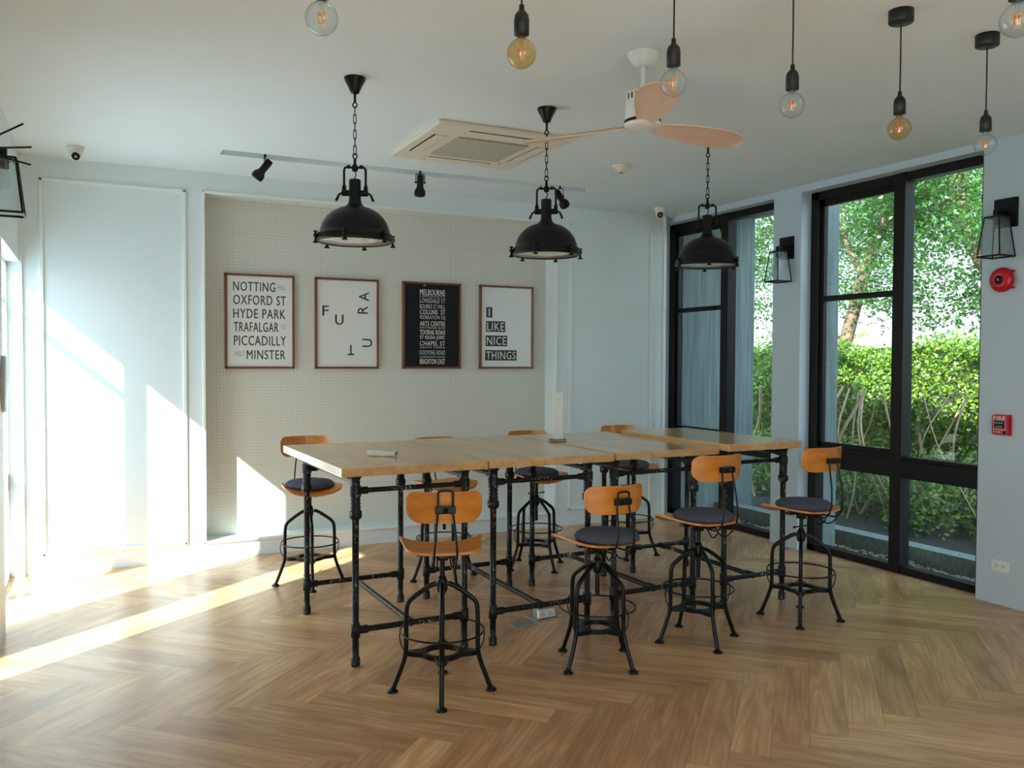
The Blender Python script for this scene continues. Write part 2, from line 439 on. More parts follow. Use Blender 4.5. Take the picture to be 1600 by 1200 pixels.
def build_floor():
    Lp, W = 0.96, 0.157; ox, oy = 2.671, 3.958; q = 1 / math.sqrt(2)
    X0, X1, Y0, Y1 = XO, XW + 0.05, YR - 0.05, 7.42
    vs, fs, uvs, rnd = [], [], [], []
    for t in range(-14, 15):
        for k in range(-80, 81):
            for kind in (0, 1):
                bx, by = k * W + t * Lp, k * W - t * Lp
                if kind == 0: a = (bx, by, bx + Lp, by + W)
                else: a = (bx + Lp, by + W - Lp, bx + Lp + W, by + W)
                rect = [(a[0], a[1]), (a[2], a[1]), (a[2], a[3]), (a[0], a[3])]
                w = [((x + y) * q + ox, (-x + y) * q + oy) for x, y in rect]
                c = (sum(p[0] for p in w) / 4, sum(p[1] for p in w) / 4)
                if not (X0 - 1 < c[0] < X1 + 1 and Y0 - 1 < c[1] < Y1 + 1): continue
                p = clip_poly(w, X0, X1, Y0, Y1)
                if not p: continue
                base = len(vs); r = random.random(); fl = random.random() < 0.5
                for X, Y in p:
                    lx, ly = ((X - ox) - (Y - oy)) * q, ((X - ox) + (Y - oy)) * q
                    uu, vv = (lx - a[0], ly - a[1]) if kind == 0 else (ly - a[1], lx - a[0])
                    if fl: uu, vv = Lp - uu, W - vv
                    vs.append((X, Y, 0.0)); uvs.append((uu, vv))
                fs.append(list(range(base, base + len(p)))); rnd.append(r)
    me = bpy.data.meshes.new('floor'); me.from_pydata(vs, [], fs)
    uvl = me.uv_layers.new(name='UVMap')
    uvl.data.foreach_set('uv', [c for lp in me.loops for c in uvs[lp.vertex_index]])
    at = me.attributes.new('rnd', 'FLOAT', 'FACE'); at.data.foreach_set('value', rnd)
    me.materials.append(FLOOR); me.update()
    for p in me.polygons:
        if p.normal.z < 0: p.flip()
    o = bpy.data.objects.new('floor', me); C.objects.link(o); struct(o)
build_floor()

# ceiling around the narrow recessed lighting slot
S0, S1, SY0, SY1 = 0.845, 3.91, 6.345, 6.50
mb = MB()
for a, b in (((XO, YR - 0.2, H), (XW + 0.12, SY0, H + 0.10)), ((XO, SY1, H), (XW + 0.12, YN + 0.5, H + 0.10)),
             ((XO, SY0, H), (S0, SY1, H + 0.10)), ((S1, SY0, H), (XW + 0.12, SY1, H + 0.10)), ((S0, SY0, H + 0.09), (S1, SY1, H + 0.10))):
    mb.box(a, b)
struct(mb.build('ceiling', CEIL))

# back wall with the niche cut into it
NX0, NX1, NZ0, NZ1 = 0.815, 3.982, 0.145, 2.91
BX1 = 5.27
mb = MB()
mb.box((XO, YB, -0.1), (NX0, YN + 0.2, H)); mb.box((NX1, YB, -0.1), (BX1, YN + 0.2, H))
mb.box((NX0, YB, NZ1), (NX1, YN + 0.2, H)); mb.box((NX0, YB, -0.1), (NX1, YN + 0.2, NZ0))
struct(mb.build('wall_back', WALL))
mb = MB().box((NX0 - 0.02, YN, NZ0 - 0.02), (NX1 + 0.02, YN + 0.19, NZ1 + 0.02)); struct(mb.build('wall_niche', PEG))
# return beside the far window
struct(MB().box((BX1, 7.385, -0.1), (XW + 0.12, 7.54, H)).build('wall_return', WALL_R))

def moulding(name, x0, x1, z0, z1, y=YB, w=0.026, d=0.016):
    mb = MB()
    for a, b in (((x0, z0), (x0 + w, z1)), ((x1 - w, z0), (x1, z1)), ((x0, z0), (x1, z0 + w)), ((x0, z1 - w), (x1, z1))):
        mb.box((a[0], y - d, a[1]), (b[0], y + 0.002, b[1]), 0.006)
    return struct(mb.build(name, TRIM))
moulding('trim_1', -0.335, 0.675, 0.135, 2.922)
moulding('trim_2', 4.135, 5.11, 0.15, 2.912)
moulding('trim_3', NX0 - 0.022, NX1 + 0.022, NZ0 - 0.022, NZ1 + 0.022, w=0.022, d=0.014)
struct(MB().box((XL - 0.012, YB - 0.022, 0), (XL + 0.016, YB + 0.002, H), 0.005).build('trim_4', TRIM))
struct(MB().box((BX1 - 0.03, YB - 0.016, 0), (BX1, YB + 0.002, H), 0.005).build('trim_5', TRIM))

# right wall: piers, lintel band
mb = MB()
mb.box((XP, 5.41, -0.1), (XW + 0.10, 5.735, H)); mb.box((XP, YR - 0.2, -0.1), (XW + 0.10, 3.775, H))
mb.box((XP, 3.775, 3.022), (XW + 0.10, 5.41, H)); mb.box((XP, 5.735, 3.022), (XW + 0.10, 7.385, H))
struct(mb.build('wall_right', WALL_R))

def slider(name, y0, y1, ymull, side_bar_far):
    """Full-height black window between y0 (near) and y1 (far) on the right wall; the far sash has the mid bar."""
    root = bpy.data.objects.new(name, None); C.objects.link(root); root.location = (XW, (y0 + y1) / 2, 0); root['kind'] = 'structure'
    c = (y0 + y1) / 2; a, b, ms = y0 - c, y1 - c, ymull - c
    top = 3.05; ZR0, ZR1 = 0.725, 0.86
    mb = MB(); D0, D1 = -0.035, 0.06
    mb.box((D0, a, 2.955), (D1, b, top + 0.02), 0.004); mb.box((D0, a, -0.01), (D1, b, 0.055), 0.004)
    mb.box((D0, b - 0.085, 0), (D1, b, top), 0.004); mb.box((D0, a, 0), (D1, a + 0.085, top), 0.004)
    mb.build('window_frame', BLACKF, root)
    MB().box((D0 - 0.01, a + 0.05, ZR0), (D1, b - 0.05, ZR1), 0.006).box((D0 - 0.004, a + 0.05, ZR1), (D1 - 0.02, b - 0.05, ZR1 + 0.03), 0.004).build('rail', BLACKF, root)
    MB().box((D0 - 0.012, ms - 0.05, 0), (D1, ms + 0.05, top), 0.006).build('mullion', BLACKF, root)
    fr = MB()
    fr.box((-0.01, ms + 0.05, 0.86), (0.03, ms + 0.075, 2.96)).box((-0.01, b - 0.125, 0.86), (0.03, b - 0.08, 2.96))
    fr.box((-0.012, ms + 0.05, 2.105), (0.03, b - 0.08, 2.15), 0.004)
    fr.box((-0.01, ms + 0.05, 2.90), (0.03, b - 0.08, 2.96)).box((-0.01, ms + 0.05, 0.86), (0.03, b - 0.08, 0.93))
    fr.build('sash', BLACKF, root)
    MB().box((0.005, ms + 0.04, 0.87), (0.011, b - 0.06, 2.97)).build('pane', GLASS, root)
    MB().box((0.025, a + 0.06, 0.87), (0.031, ms - 0.04, 2.97)).build('pane', GLASS, root)
    MB().box((0.015, ms + 0.04, 0.04), (0.021, b - 0.06, 0.74)).build('pane', GLASS, root)
    MB().box((0.015, a + 0.06, 0.04), (0.021, ms - 0.04, 0.74)).build('pane', GLASS, root)
slider('window_1', 5.735, 7.385, 6.50, True)
slider('window_2', 3.775, 5.41, 4.52, True)

# left wall: glazed openings between piers, head at 2.31 m
HEAD = 2.30
LW = [(5.74, YB, [6.49]), (4.72, 5.25, []), (-2.8, 0.6, [-1.1])]  # last opening is out of view, added to let in more light
mb = MB()
mb.box((XO, YR - 0.2, HEAD), (XL, YB, H)); mb.box((XO, 5.25, -0.1), (XL, 5.74, HEAD)); mb.box((XO, 0.6, -0.1), (XL, 4.72, HEAD)); mb.box((XO, YR - 0.2, -0.1), (XL, -2.8, HEAD))
struct(mb.build('wall_left', WALL))
for i, (y0, y1, mull) in enumerate(LW):
    root = bpy.data.objects.new('window_%d' % (i + 3), None); C.objects.link(root); root['kind'] = 'structure'; root.location = (-0.575, (y0 + y1) / 2, 0)
    c = (y0 + y1) / 2; a, b = y0 - c, y1 - c; fr = MB()
    fr.box((-0.03, a, HEAD - 0.03), (0.03, b, HEAD + 0.001)); fr.box((-0.03, a, 0), (0.03, a + 0.03, HEAD)); fr.box((-0.03, b - 0.03, 0), (0.03, b, HEAD)); fr.box((-0.03, a, 0), (0.03, b, 0.03))
    fr.build('window_frame', TRIM, root)
    for m_ in mull:
        MB().box((-0.035, m_ - c - 0.042, 0), (0.03, m_ - c + 0.042, HEAD)).build('mullion', TRIM, root)
    if i == 0:
        MB().box((-0.03, 6.5 - c, 2.0), (0.01, b, 2.035)).build('glazing_bar', TRIM, root)
        MB().box((-0.03, 6.5 - c, 0.64), (0.03, b, 0.755)).build('rail', TRIM, root)
    MB().box((-0.004, a + 0.01, 0.01), (0.002, b - 0.01, HEAD - 0.01)).build('pane', GLASS, root)

# rear wall behind the viewer, with an unseen window added to light the room
mb = MB()
mb.box((XL, YR - 0.2, -0.1), (0.2, YR, H)); mb.box((1.75, YR - 0.2, -0.1), (XP, YR, H)); mb.box((0.2, YR - 0.2, 2.5), (1.75, YR, H)); mb.box((0.2, YR - 0.2, -0.1), (1.75, YR, 0.25))
struct(mb.build('wall_rear', WALL))
root = bpy.data.objects.new('window_6', None); C.objects.link(root); root['kind'] = 'structure'; root.location = (0.975, YR - 0.1, 0)
fr = MB()
for x in (-0.775, -0.025, 0.725): fr.box((x, -0.03, 0.25), (x + 0.05, 0.03, 2.5))
fr.box((-0.775, -0.03, 2.45), (0.775, 0.03, 2.5)); fr.box((-0.775, -0.03, 0.25), (0.775, 0.03, 0.3)); fr.build('window_frame', BLACKF, root)
MB().box((-0.765, -0.003, 0.26), (0.765, 0.003, 2.49)).build('pane', GLASS, root)

portal((XW + 0.12, 4.6, 1.5), 3.0, 1.62, (-1, 0, 0)); portal((XW + 0.12, 6.56, 1.5), 3.0, 1.64, (-1, 0, 0))
portal((XO - 0.02, 6.45, 1.15), 2.3, 1.43, (1, 0, 0)); portal((XO - 0.02, -1.1, 1.15), 2.3, 3.4, (1, 0, 0)); portal((XO - 0.02, 4.98, 1.15), 2.3, 0.53, (1, 0, 0))
portal((0.975, YR - 0.22, 1.38), 1.55, 2.24, (0, 1, 0))

# ------------------------------------------------------------------ dining height tables of black pipe
def make_table(x0, x1, y0, y1, ztop, rz, label, legx, legy):
    cx, cy = (x0 + x1) / 2, (y0 + y1) / 2
    t = thing('bar_table', label, 'table', (cx, cy, 0), math.radians(rz), 'bar tables pushed end to end')
    th = 0.046; hx, hy = (x1 - x0) / 2, (y1 - y0) / 2
    MB().box((-hx, -hy, ztop - th), (hx, hy, ztop), 0.004).build('tabletop', TABLEW, t)
    lx = [v - cx for v in legx]; ly = [v - cy for v in legy]; zu = ztop - th
    for X in lx:
        for Y in ly:
            g = MB(); r = 0.0178
            prof = [(0.0235, 0.0), (0.0235, 0.045), (r, 0.05), (r, 0.15), (0.0245, 0.152), (0.0245, 0.225), (r, 0.227), (r, zu - 0.235),
                    (0.024, zu - 0.233), (0.033, zu - 0.222), (0.033, zu - 0.19), (0.025, zu - 0.186), (0.027, zu - 0.165), (0.023, zu - 0.16), (0.028, zu - 0.15), (0.023, zu - 0.14),
                    (0.028, zu - 0.13), (0.023, zu - 0.12), (0.029, zu - 0.112), (0.030, zu - 0.06), (0.023, zu - 0.055), (0.026, zu - 0.02), (0.034, zu - 0.012), (0.034, zu + 0.0005)]
            g.lathe(prof, 16); g.build('leg', PIPE, t, (X, Y, 0))
    def bar(p, q, r, name):
        p, q = Vector(p), Vector(q); d = (q - p).normalized(); g = MB()
        g.tube([p, q], r, 12); g.tube([p, p + d * 0.065], r + 0.006, 12); g.tube([q - d * 0.065, q], r + 0.006, 12)
        return g.build(name, PIPE, t)
    za = zu - 0.085; zb = 0.188
    for Y in ly: bar((lx[0], Y, za), (lx[1], Y, za), 0.0135, 'apron_pipe')
    for X in lx: bar((X, ly[0], za + 0.045), (X, ly[1], za + 0.045), 0.0145, 'side_pipe')
    for Y in ly: bar((lx[0], Y, zb), (lx[1], Y, zb), 0.016, 'stretcher')
    mx = (lx[0] + lx[1]) / 2
    bar((mx, ly[0], zb), (mx, ly[1], zb), 0.016, 'centre_stretcher')
    return t
make_table(1.115, 1.935, 4.245, 5.565, 1.05, 1.2, 'oak bar table on pipe legs, leftmost of the row, white remote lying on it', (1.215, 1.835), (4.335, 5.36))
make_table(1.955, 2.772, 4.262, 5.62, 1.05, 0.4, 'oak bar table on pipe legs joined to the one with the remote', (2.01, 2.63), (4.325, 5.365))
make_table(2.80, 3.60, 4.315, 5.635, 1.05, 1.5, 'oak bar table on pipe legs under the white menu stand', (2.81, 3.42), (4.35, 5.365))
make_table(3.622, 4.235, 4.235, 5.47, 1.074, 0.0, 'slightly taller oak bar table at the window end of the row', (3.665, 4.165), (4.33, 5.36))

# ------------------------------------------------------------------ adjustable iron stools
def leg_mesh():
    p = smooth_path([(0.028, 0, 0.525), (0.06, 0, 0.515), (0.135, 0, 0.462), (0.165, 0, 0.435), (0.172, 0, 0.39), (0.172, 0, 0.26), (0.173, 0, 0.19), (0.19, 0, 0.13), (0.236, 0, 0.012)], 2)
    return MB().tube(p, 0.0118, 10)
def sheet(rows, th_vec):
    """A closed thin sheet over a grid of points; th_vec(p) gives the offset of the second face."""
    A = [p for r in rows for p in r]; B = [tuple(Vector(p) + th_vec) for p in A]; n = len(A); W = len(rows[0]); h = len(rows) - 1; w = W - 1; fs = []
    for j in range(h):
        for i in range(w):
            a = j * W + i; fs.append([a, a + 1, a + W + 1, a + W]); fs.append([n + a, n + a + W, n + a + W + 1, n + a + 1])
    edge = list(range(W)) + [j * W + w for j in range(1, h + 1)] + [h * W + i for i in range(w - 1, -1, -1)] + [j * W for j in range(h - 1, 0, -1)]
    mb = MB().add(A + B, fs, True)
    for a, b in zip(edge, edge[1:] + edge[:1]): mb.add([A[a], B[a], B[b], A[b]], [[0, 1, 2, 3]])
    return mb
def rounded(t, half, r):
    """Inset of a rounded end: 0 in the middle, r at t = +-half."""
    e = max(0.0, (abs(t) - (half - r)) / r); return r - r * math.sqrt(max(0.0, 1 - min(1, e) ** 2))
def stool_seat():
    """Moulded plywood seat: wider at the front, side corners turned up, front edge rolled down."""
    rows = []
    for j in range(25):
        v = math.sin((j / 24 - 0.5) * PI); y = 0.185 * v
        hw = 0.190 + 0.022 * v - rounded(y, 0.185, 0.075 if v > 0 else 0.06)
        rows.append([])
        for i in range(23):
            u = i / 22 * 2 - 1; x = hw * u; q = abs(x) / 0.21
            rows[-1].append((x, y, 0.034 * q ** 3.0 - 0.012 - 0.030 * max(0, (v - 0.5) / 0.5) ** 2 * (1 - 0.7 * q) + 0.008 * max(0, (-v - 0.5) / 0.5) ** 2))
    return sheet(rows, Vector((0, 0, -0.012)))
def stool_back():
    rows = [[] for _ in range(13)]
    for i in range(31):
        x = 0.176 * math.sin((i / 30 - 0.5) * PI)
        up = 0.073 - rounded(x, 0.176, 0.042); dn = -0.073 + rounded(x, 0.176, 0.062)
        for j in range(13):
            z = dn + (up - dn) * j / 12; rows[j].append((x, 0.065 * (x / 0.175) ** 2 - 0.10 * z, z))
    return sheet(rows, Vector((0, 0.010, 0)))
def cushion_mb():
    prof = [(0.0, 0.0), (0.12, 0.0), (0.155, 0.004), (0.169, 0.016), (0.172, 0.026), (0.167, 0.038), (0.147, 0.051), (0.095, 0.060), (0.0, 0.063)]
    return MB().lathe(prof, 40)

LEG_ME = leg_mesh().mesh('leg', IRON)
FOOT_ME = MB().lathe([(0.027, 0), (0.027, 0.006), (0.022, 0.012), (0.012, 0.016), (0.009, 0.024), (0, 0.024)], 18).mesh('foot_disc', IRON)
SEAT_ME = stool_seat().mesh('seat', PLY); BACK_ME = stool_back().mesh('backrest', PLY)
_g = MB().tube([(0.202 * math.cos(2 * PI * i / 48), 0.202 * math.sin(2 * PI * i / 48), 0.30) for i in range(48)], 0.0048, 8, closed=True)
for _k in range(4):
    _a = _k * PI / 2; _c, _s = math.cos(_a), math.sin(_a)
    _g.tube(smooth_path([(0.202 * _c, 0.202 * _s, 0.30), (0.205 * _c, 0.205 * _s, 0.27), (0.196 * _c, 0.196 * _s, 0.225), (0.176 * _c, 0.176 * _s, 0.195)], 2), 0.0032, 6)
    _g.tube(smooth_path([(0.202 * _c, 0.202 * _s, 0.30), (0.19 * _c, 0.19 * _s, 0.318), (0.177 * _c, 0.177 * _s, 0.33)], 1), 0.0032, 6)
RING_ME = _g.mesh('foot_ring', IRON)
def _spider():
    out, inn = [], []
    N = 96; vs = []; fs = []
    for i in range(N):
        a = 2 * PI * i / N; c4 = abs(math.cos(2 * a)) ; w = ((1 + math.cos(4 * a)) / 2) ** 5
        ro = 0.098 + 0.074 * w; ri = 0.078
        vs += [(ro * math.cos(a), ro * math.sin(a), 0.176), (ro * math.cos(a), ro * math.sin(a), 0.199), (ri * math.cos(a), ri * math.sin(a), 0.199), (ri * math.cos(a), ri * math.sin(a), 0.176)]
    for i in range(N):
        j = (i + 1) % N
        for k in range(4): fs.append([4 * i + k, 4 * j + k, 4 * j + (k + 1) % 4, 4 * i + (k + 1) % 4])
    return MB().add(vs, fs).mesh('spider_plate', IRON)
SPIDER_ME = _spider()
HUB_ME = MB().lathe([(0.0, 0.478), (0.018, 0.478), (0.024, 0.49), (0.026, 0.50), (0.026, 0.54), (0.020, 0.548), (0.018, 0.56), (0, 0.56)], 20).mesh('hub', IRON)

def link(name, me, parent, loc=(0, 0, 0), rz=0.0):
    o = bpy.data.objects.new(name, me); C.objects.link(o); o.parent = parent; o.location = loc; o.rotation_euler = (0, 0, rz); return o

def make_stool(label, x, y, foot_deg, rear_deg, seat_z, back_z, loop=0.0, tbar=True, cushion=None):
    """rear_deg: the compass of the backrest; the local seat has its back towards -Y."""
    t = thing('bar_stool', label, 'stool', (x, y, 0), math.radians(foot_deg), 'adjustable iron bar stools')
    for k in range(4):
        a = k * PI / 2
        lg = link('leg', LEG_ME, t, rz=a); link('foot_disc', FOOT_ME, lg, (0.238, 0, 0))
    link('foot_ring', RING_ME, t); link('spider_plate', SPIDER_ME, t); link('hub', HUB_ME, t)
    rel = math.radians(rear_deg + 90 - foot_deg)
    sp = MB(); zt = seat_z - 0.05; pr = [(0.0, 0.36)]; z = 0.36
    while z < zt: pr += [(0.0115, z), (0.0135, z + 0.004)]; z += 0.008
    pr += [(0.012, zt), (0.0, zt)]
    sp.lathe(pr, 14); sp.build('spindle', IRON, t)
    if tbar: MB().tube([(-0.065, 0, 0.575), (0.065, 0, 0.575)], 0.0045, 8).sphere((-0.065, 0, 0.575), 0.008, 10, 6).sphere((0.065, 0, 0.575), 0.008, 10, 6).build('locking_bar', IRON, t, (0, 0, 0), (0, 0, rel))
    br = MB()
    br.box((-0.125, -0.02, seat_z - 0.043), (0.125, 0.02, seat_z - 0.026), 0.003); br.box((-0.02, -0.13, seat_z - 0.043), (0.02, 0.11, seat_z - 0.026), 0.003)
    br.box((-0.125, -0.10, seat_z - 0.036), (0.125, -0.085, seat_z - 0.024)); br.lathe([(0.03, seat_z - 0.075), (0.035, seat_z - 0.043)], 16)
    br.build('seat_bracket', IRON, t, (0, 0, 0), (0, 0, rel))
    link('seat', SEAT_ME, t, (0, 0, seat_z), rel)
    # backrest with its bent wire support
    c, s = math.cos(rel), math.sin(rel)
    yb = -0.215; rot = lambda X, Y: (c * X - s * Y, s * X + c * Y)
    bx, by = rot(0, yb)
    link('backrest', BACK_ME, t, (bx, by, back_z), rel)
    w = MB(); zs = seat_z - 0.035
    for sg in (-1, 1):
        pts = [(sg * 0.05, -0.09, zs), (sg * 0.052, -0.17, zs - 0.004), (sg * 0.053, -0.225, zs + 0.0), (sg * 0.052, -0.262, zs + 0.05), (sg * 0.046, -0.262, (zs + back_z) / 2), (sg * 0.038, -0.235, back_z - 0.05), (sg * 0.034, yb - 0.018, back_z - 0.01)]
        if loop: pts += [(sg * 0.034, yb - 0.022, back_z + loop * 0.6)]
        w.tube(smooth_path(pts, 3), 0.0052, 8)
        w.tube(smooth_path([(sg * 0.03, -0.10, zs), (sg * 0.032, -0.14, zs - 0.045), (sg * 0.044, -0.18, zs - 0.05), (sg * 0.052, -0.225, zs - 0.005)], 2), 0.0042, 7)
    if loop: w.tube(smooth_path([(-0.034, yb - 0.022, back_z + loop * 0.6), (-0.034, yb - 0.022, back_z + loop), (0.034, yb - 0.022, back_z + loop), (0.034, yb - 0.022, back_z + loop * 0.6)], 2), 0.0052, 8)
    w.build('back_support', IRON, t, (0, 0, 0), (0, 0, rel))
    MB().box((-0.047, yb - 0.032, back_z - 0.022), (0.047, yb - 0.003, back_z + 0.012), 0.007).lathe([(0.012, 0), (0.012, 0.01), (0, 0.012)], 12, T(0, yb - 0.03, back_z - 0.004) @ R('X', 90)).build('back_clamp', IRON, t, (0, 0, 0), (0, 0, rel))
    if cushion:
        lab, dx, dy = cushion
        o = MB().add(*[(CUSH_V), CUSH_F], True).build('seat_cushion', CUSH, None, (x + dx, y + dy, seat_z - 0.0115)); tag(o, lab, 'cushion', 'round cushions on the stools')
    return t
_c = cushion_mb(); CUSH_V, CUSH_F = _c.v, _c.f

make_stool('bare plywood bar stool in front of the remote, back turned to the viewer', 1.51, 3.82, -22, 252, 0.715, 0.925, 0.085, False)
make_stool('low bar stool with cushion, second from left along the near side', 2.40, 3.84, 20, 271, 0.665, 0.895, 0.045, False, ('dark grey round cushion on the lowest bar stool', 0.03, -0.045))
make_stool('bar stool with cushion between the lowest stool and the stool by the pier', 3.12, 3.905, -11, 272, 0.705, 1.01, 0.0, False, ('dark grey round cushion on the third stool of the near side', 0.01, -0.03))
make_stool('bar stool with cushion at the window end of the near side, by the white pier', 3.964, 3.96, 45, 275, 0.70, 1.012, 0.0, True, ('dark grey round cushion on the near stool by the window pier', 0.0, -0.02))
make_stool('bar stool with cushion behind the left end of the table, lit by the sun', 1.39, 6.08, 82, 90, 0.70, 0.968, 0.0, False, ('dark grey round cushion on the stool in the sunlight', 0.0, 0.0))
make_stool('bare plywood bar stool across the table, below the FUTURA and street name prints', 2.312, 5.812, 0, 95, 0.705, 0.95, 0.0, False)
make_stool('bar stool with cushion across the table, its back beside the white menu stand', 3.09, 5.84, 8, 90, 0.72, 0.972, 0.0, True, ('dark grey round cushion on the stool behind the menu stand', 0.0, 0.0))
make_stool('bar stool with cushion at the far corner by the narrow window', 3.975, 5.89, 54, 90, 0.735, 0.985, 0.0, True, ('dark grey round cushion on the stool in the far corner', 0.0, 0.0))

# ------------------------------------------------------------------ things on the table and the floor
t = thing('remote_control', 'white remote control lying on the left oak table', 'remote', (1.492, 4.70, 1.05), math.radians(-38))
MB().box((-0.09, -0.025, 0.004), (0.08, 0.025, 0.033), 0.009).box((-0.02, -0.018, 0.0), (0.02, 0.018, 0.004)).build('shell', WPLAS, t)
MB().box((0.076, -0.021, 0.008), (0.0825, 0.021, 0.028), 0.002).build('end_window', GREYP, t)
MB().box((0.01, -0.017, 0.0325), (0.055, 0.017, 0.0338)).build('display', GREYP, t)
t = thing('menu_stand', 'tall white menu card in a dark base on the table', 'menu stand', (2.845, 5.07, 1.05), math.radians(-20))
MB().box((-0.055, -0.045, 0), (0.055, 0.045, 0.005), 0.001).box((-0.055, -0.045, 0.011), (0.055, 0.045, 0.016), 0.001).build('base', BLACK, t)
MB().box((-0.053, -0.043, 0.004), (0.053, 0.043, 0.012)).build('base_layer', STEEL, t)
MB().box((-0.033, -0.012, 0.014), (0.033, 0.012, 0.335), 0.001).build('card', WPLAS, t)
mb = MB(); text_into(mb, 'MENU', -0.012, 0.012, 0.285, 0.293, -0.0128)
mb.box((-0.010, -0.0128, 0.272), (0.010, -0.0122, 0.2735)).box((-0.014, -0.0128, 0.246), (0.016, -0.0122, 0.2475)); mb.build('print', INK_L, t)

t = thing('floor_socket_box', 'metal floor socket box flipped open under the middle table', 'floor socket', (2.50, 4.66, 0), math.radians(4))
MB().box((-0.075, -0.06, 0), (0.10, 0.07, 0.007), 0.002).build('cover_plate', STEEL, t)
MB().prism([(-0.035, 0), (0.035, 0), (0.035, 0.055), (-0.02, 0.055)], -0.055, 0.055, T(0.025, 0.01, 0.007) @ R('X', 0) @ R('Z', 90) @ R('X', 90)).build('pop_up_body', STEEL, t)
MB().box((-0.04, -0.048, 0.010), (0.075, -0.0405, 0.052), 0.002).box((-0.04, -0.045, 0.010), (0.075, -0.02, 0.058), 0.002).build('socket_face', WPLAS, t)
mb = MB()
for x in (-0.008, 0.045):
    for dx, dz in ((-0.008, 0.008), (-0.008, -0.006), (0.006, 0.0)): mb.box((x + dx - 0.003, -0.0490, 0.031 + dz - 0.003), (x + dx + 0.003, -0.0475, 0.031 + dz + 0.003))
mb.build('socket_holes', VENT, t)
t = tag(MB().box((-0.075, -0.05, 0), (0.075, 0.05, 0.006), 0.002).build('floor_cover_plate', STEEL, None, (2.335, 4.585, 0.0), (0, 0, math.radians(4))), 'grey metal cover plate on the floor beside the socket box', 'cover plate')

# ------------------------------------------------------------------ framed prints in the niche
def frame(label, x, zc, w=0.565, h=0.785, mat=PAPER):
    t = thing('picture_frame', label, 'picture', (x, YN, zc), 0, 'framed typographic prints in the niche')
    b = 0.018; mb = MB()
    for a, c in (((-w / 2, -h / 2), (-w / 2 + b, h / 2)), ((w / 2 - b, -h / 2), (w / 2, h / 2)), ((-w / 2, -h / 2), (w / 2, -h / 2 + b)), ((-w / 2, h / 2 - b), (w / 2, h / 2))):
        mb.box((a[0], -0.034, a[1]), (c[0], 0.0, c[1]), 0.002)
    mb.build('frame', MAHOG, t)
    MB().box((-w / 2 + 0.01, -0.020, -h / 2 + 0.01), (w / 2 - 0.01, -0.002, h / 2 - 0.01)).build('print', mat, t)
    MB().tube([(0, -0.012, h / 2), (0, -0.012, h / 2 + 0.012)], 0.003, 6).build('hook', STEEL, t)
    return t
PY = -0.0206
def words(t, rows, mat, name='lettering'):
    for r in rows:
        mb = MB(); s, x0, x1, z0, z1 = r[:5]; text_into(mb, s, x0, x1, z0, z1, PY, *r[5:]); mb.build(name, mat, t)
ZC = 1.915
t = frame('white street name print starting NOTTING HILL, first in the row of pictures', 1.268, ZC)
gx = lambda p: (p - 495) / 610 * 0.565      # the print's own width, read across the sheet
rows = [('NOTTING', gx(262), gx(630), 0.250, 0.328), ('OXFORD ST', gx(262), gx(724), 0.138, 0.218), ('HYDE PARK', gx(262), gx(720), 0.026, 0.104),
        ('TRAFALGAR', gx(266), gx(658), -0.086, -0.006), ('PICCADILLY', gx(266), gx(724), -0.200, -0.118), ('MINSTER', gx(376), gx(718), -0.315, -0.237)]
words(t, [r + (0.012,) for r in rows], INK)
words(t, [('HILL', gx(650), gx(720), 0.272, 0.312), ('SQ', gx(678), gx(718), -0.060, -0.022), ('WEST', gx(268), gx(360), -0.288, -0.248)], INK_L, 'small_lettering')
t = frame('white print with the scattered letters of FUTURA, second in the row of pictures', 2.008, ZC)
fx = lambda p: (p - 1255) / 580 * 0.565; fz = lambda p: (600 - p) / 800 * 0.785
words(t, [('F', fx(1030), fx(1088), fz(535), fz(445), 0.02), ('U', fx(1145), fx(1222), fz(612), fz(520), 0.02), ('A', fx(1360), fx(1455), fz(395), fz(315), 0.02, 90),
          ('R', fx(1350), fx(1445), fz(508), fz(440), 0.02, 90), ('U', fx(1392), fx(1486), fz(806), fz(732), 0.02, 90), ('T', fx(1256), fx(1320), fz(880), fz(788), 0.02, 180)], INK)
t = frame('dark print of Melbourne street names, third in the row of pictures', 2.797, ZC, mat=NAVY)
mx0, mx1 = -0.118, 0.128
L3 = [('MELBOURNE', 300, 352, 1), ('UNIVERSITY', 357, 368, 0), ('LONSDALE ST', 376, 416, 0), ('BOURKE ST MALL', 428, 466, 0), ('COLLINS  ST', 474, 516, 1), ('FEDERATION SQ', 526, 562, 0), ('ARTS CENTRE', 574, 616, 1),
      ('SOUTHBANK BLVD', 622, 638, 0), ('TOORAK ROAD', 648, 690, 1), ('ST KILDA JUNC', 698, 738, 1), ('CHAPEL ST', 746, 786, 1), ('SOUTH YARRA', 794, 808, 0), ('KOOYONG ROAD', 826, 864, 0), ('GLENHUNTLY ROAD', 876, 890, 0), ('BRIGHTON EAST', 900, 946, 1)]
mz = lambda p: (612 - p) / 745 * 0.785
words(t, [(s, mx0, mx1, mz(b), mz(a), 0.016 if k else 0.0) for s, a, b, k in L3] + [('a', -0.085, -0.060, mz(272), mz(262), 0.02)], WINK)
t = frame('white print reading I LIKE NICE THINGS, last in the row of pictures', 3.555, ZC)
kx = lambda p: (p - 1072) / 490 * 0.565; kz = lambda p: (642 - p) / 730 * 0.785
LK = [('I', 885, 940, 468, 560), ('LIKE', 883, 1058, 590, 684), ('NICE', 880, 1076, 716, 810), ('THINGS', 876, 1164, 844, 936)]
for s, a, b, c, d in LK: MB().box((kx(a), -0.0206, kz(d)), (kx(b), -0.0196, kz(c))).build('dark_block', INK, t)
PY = -0.0212
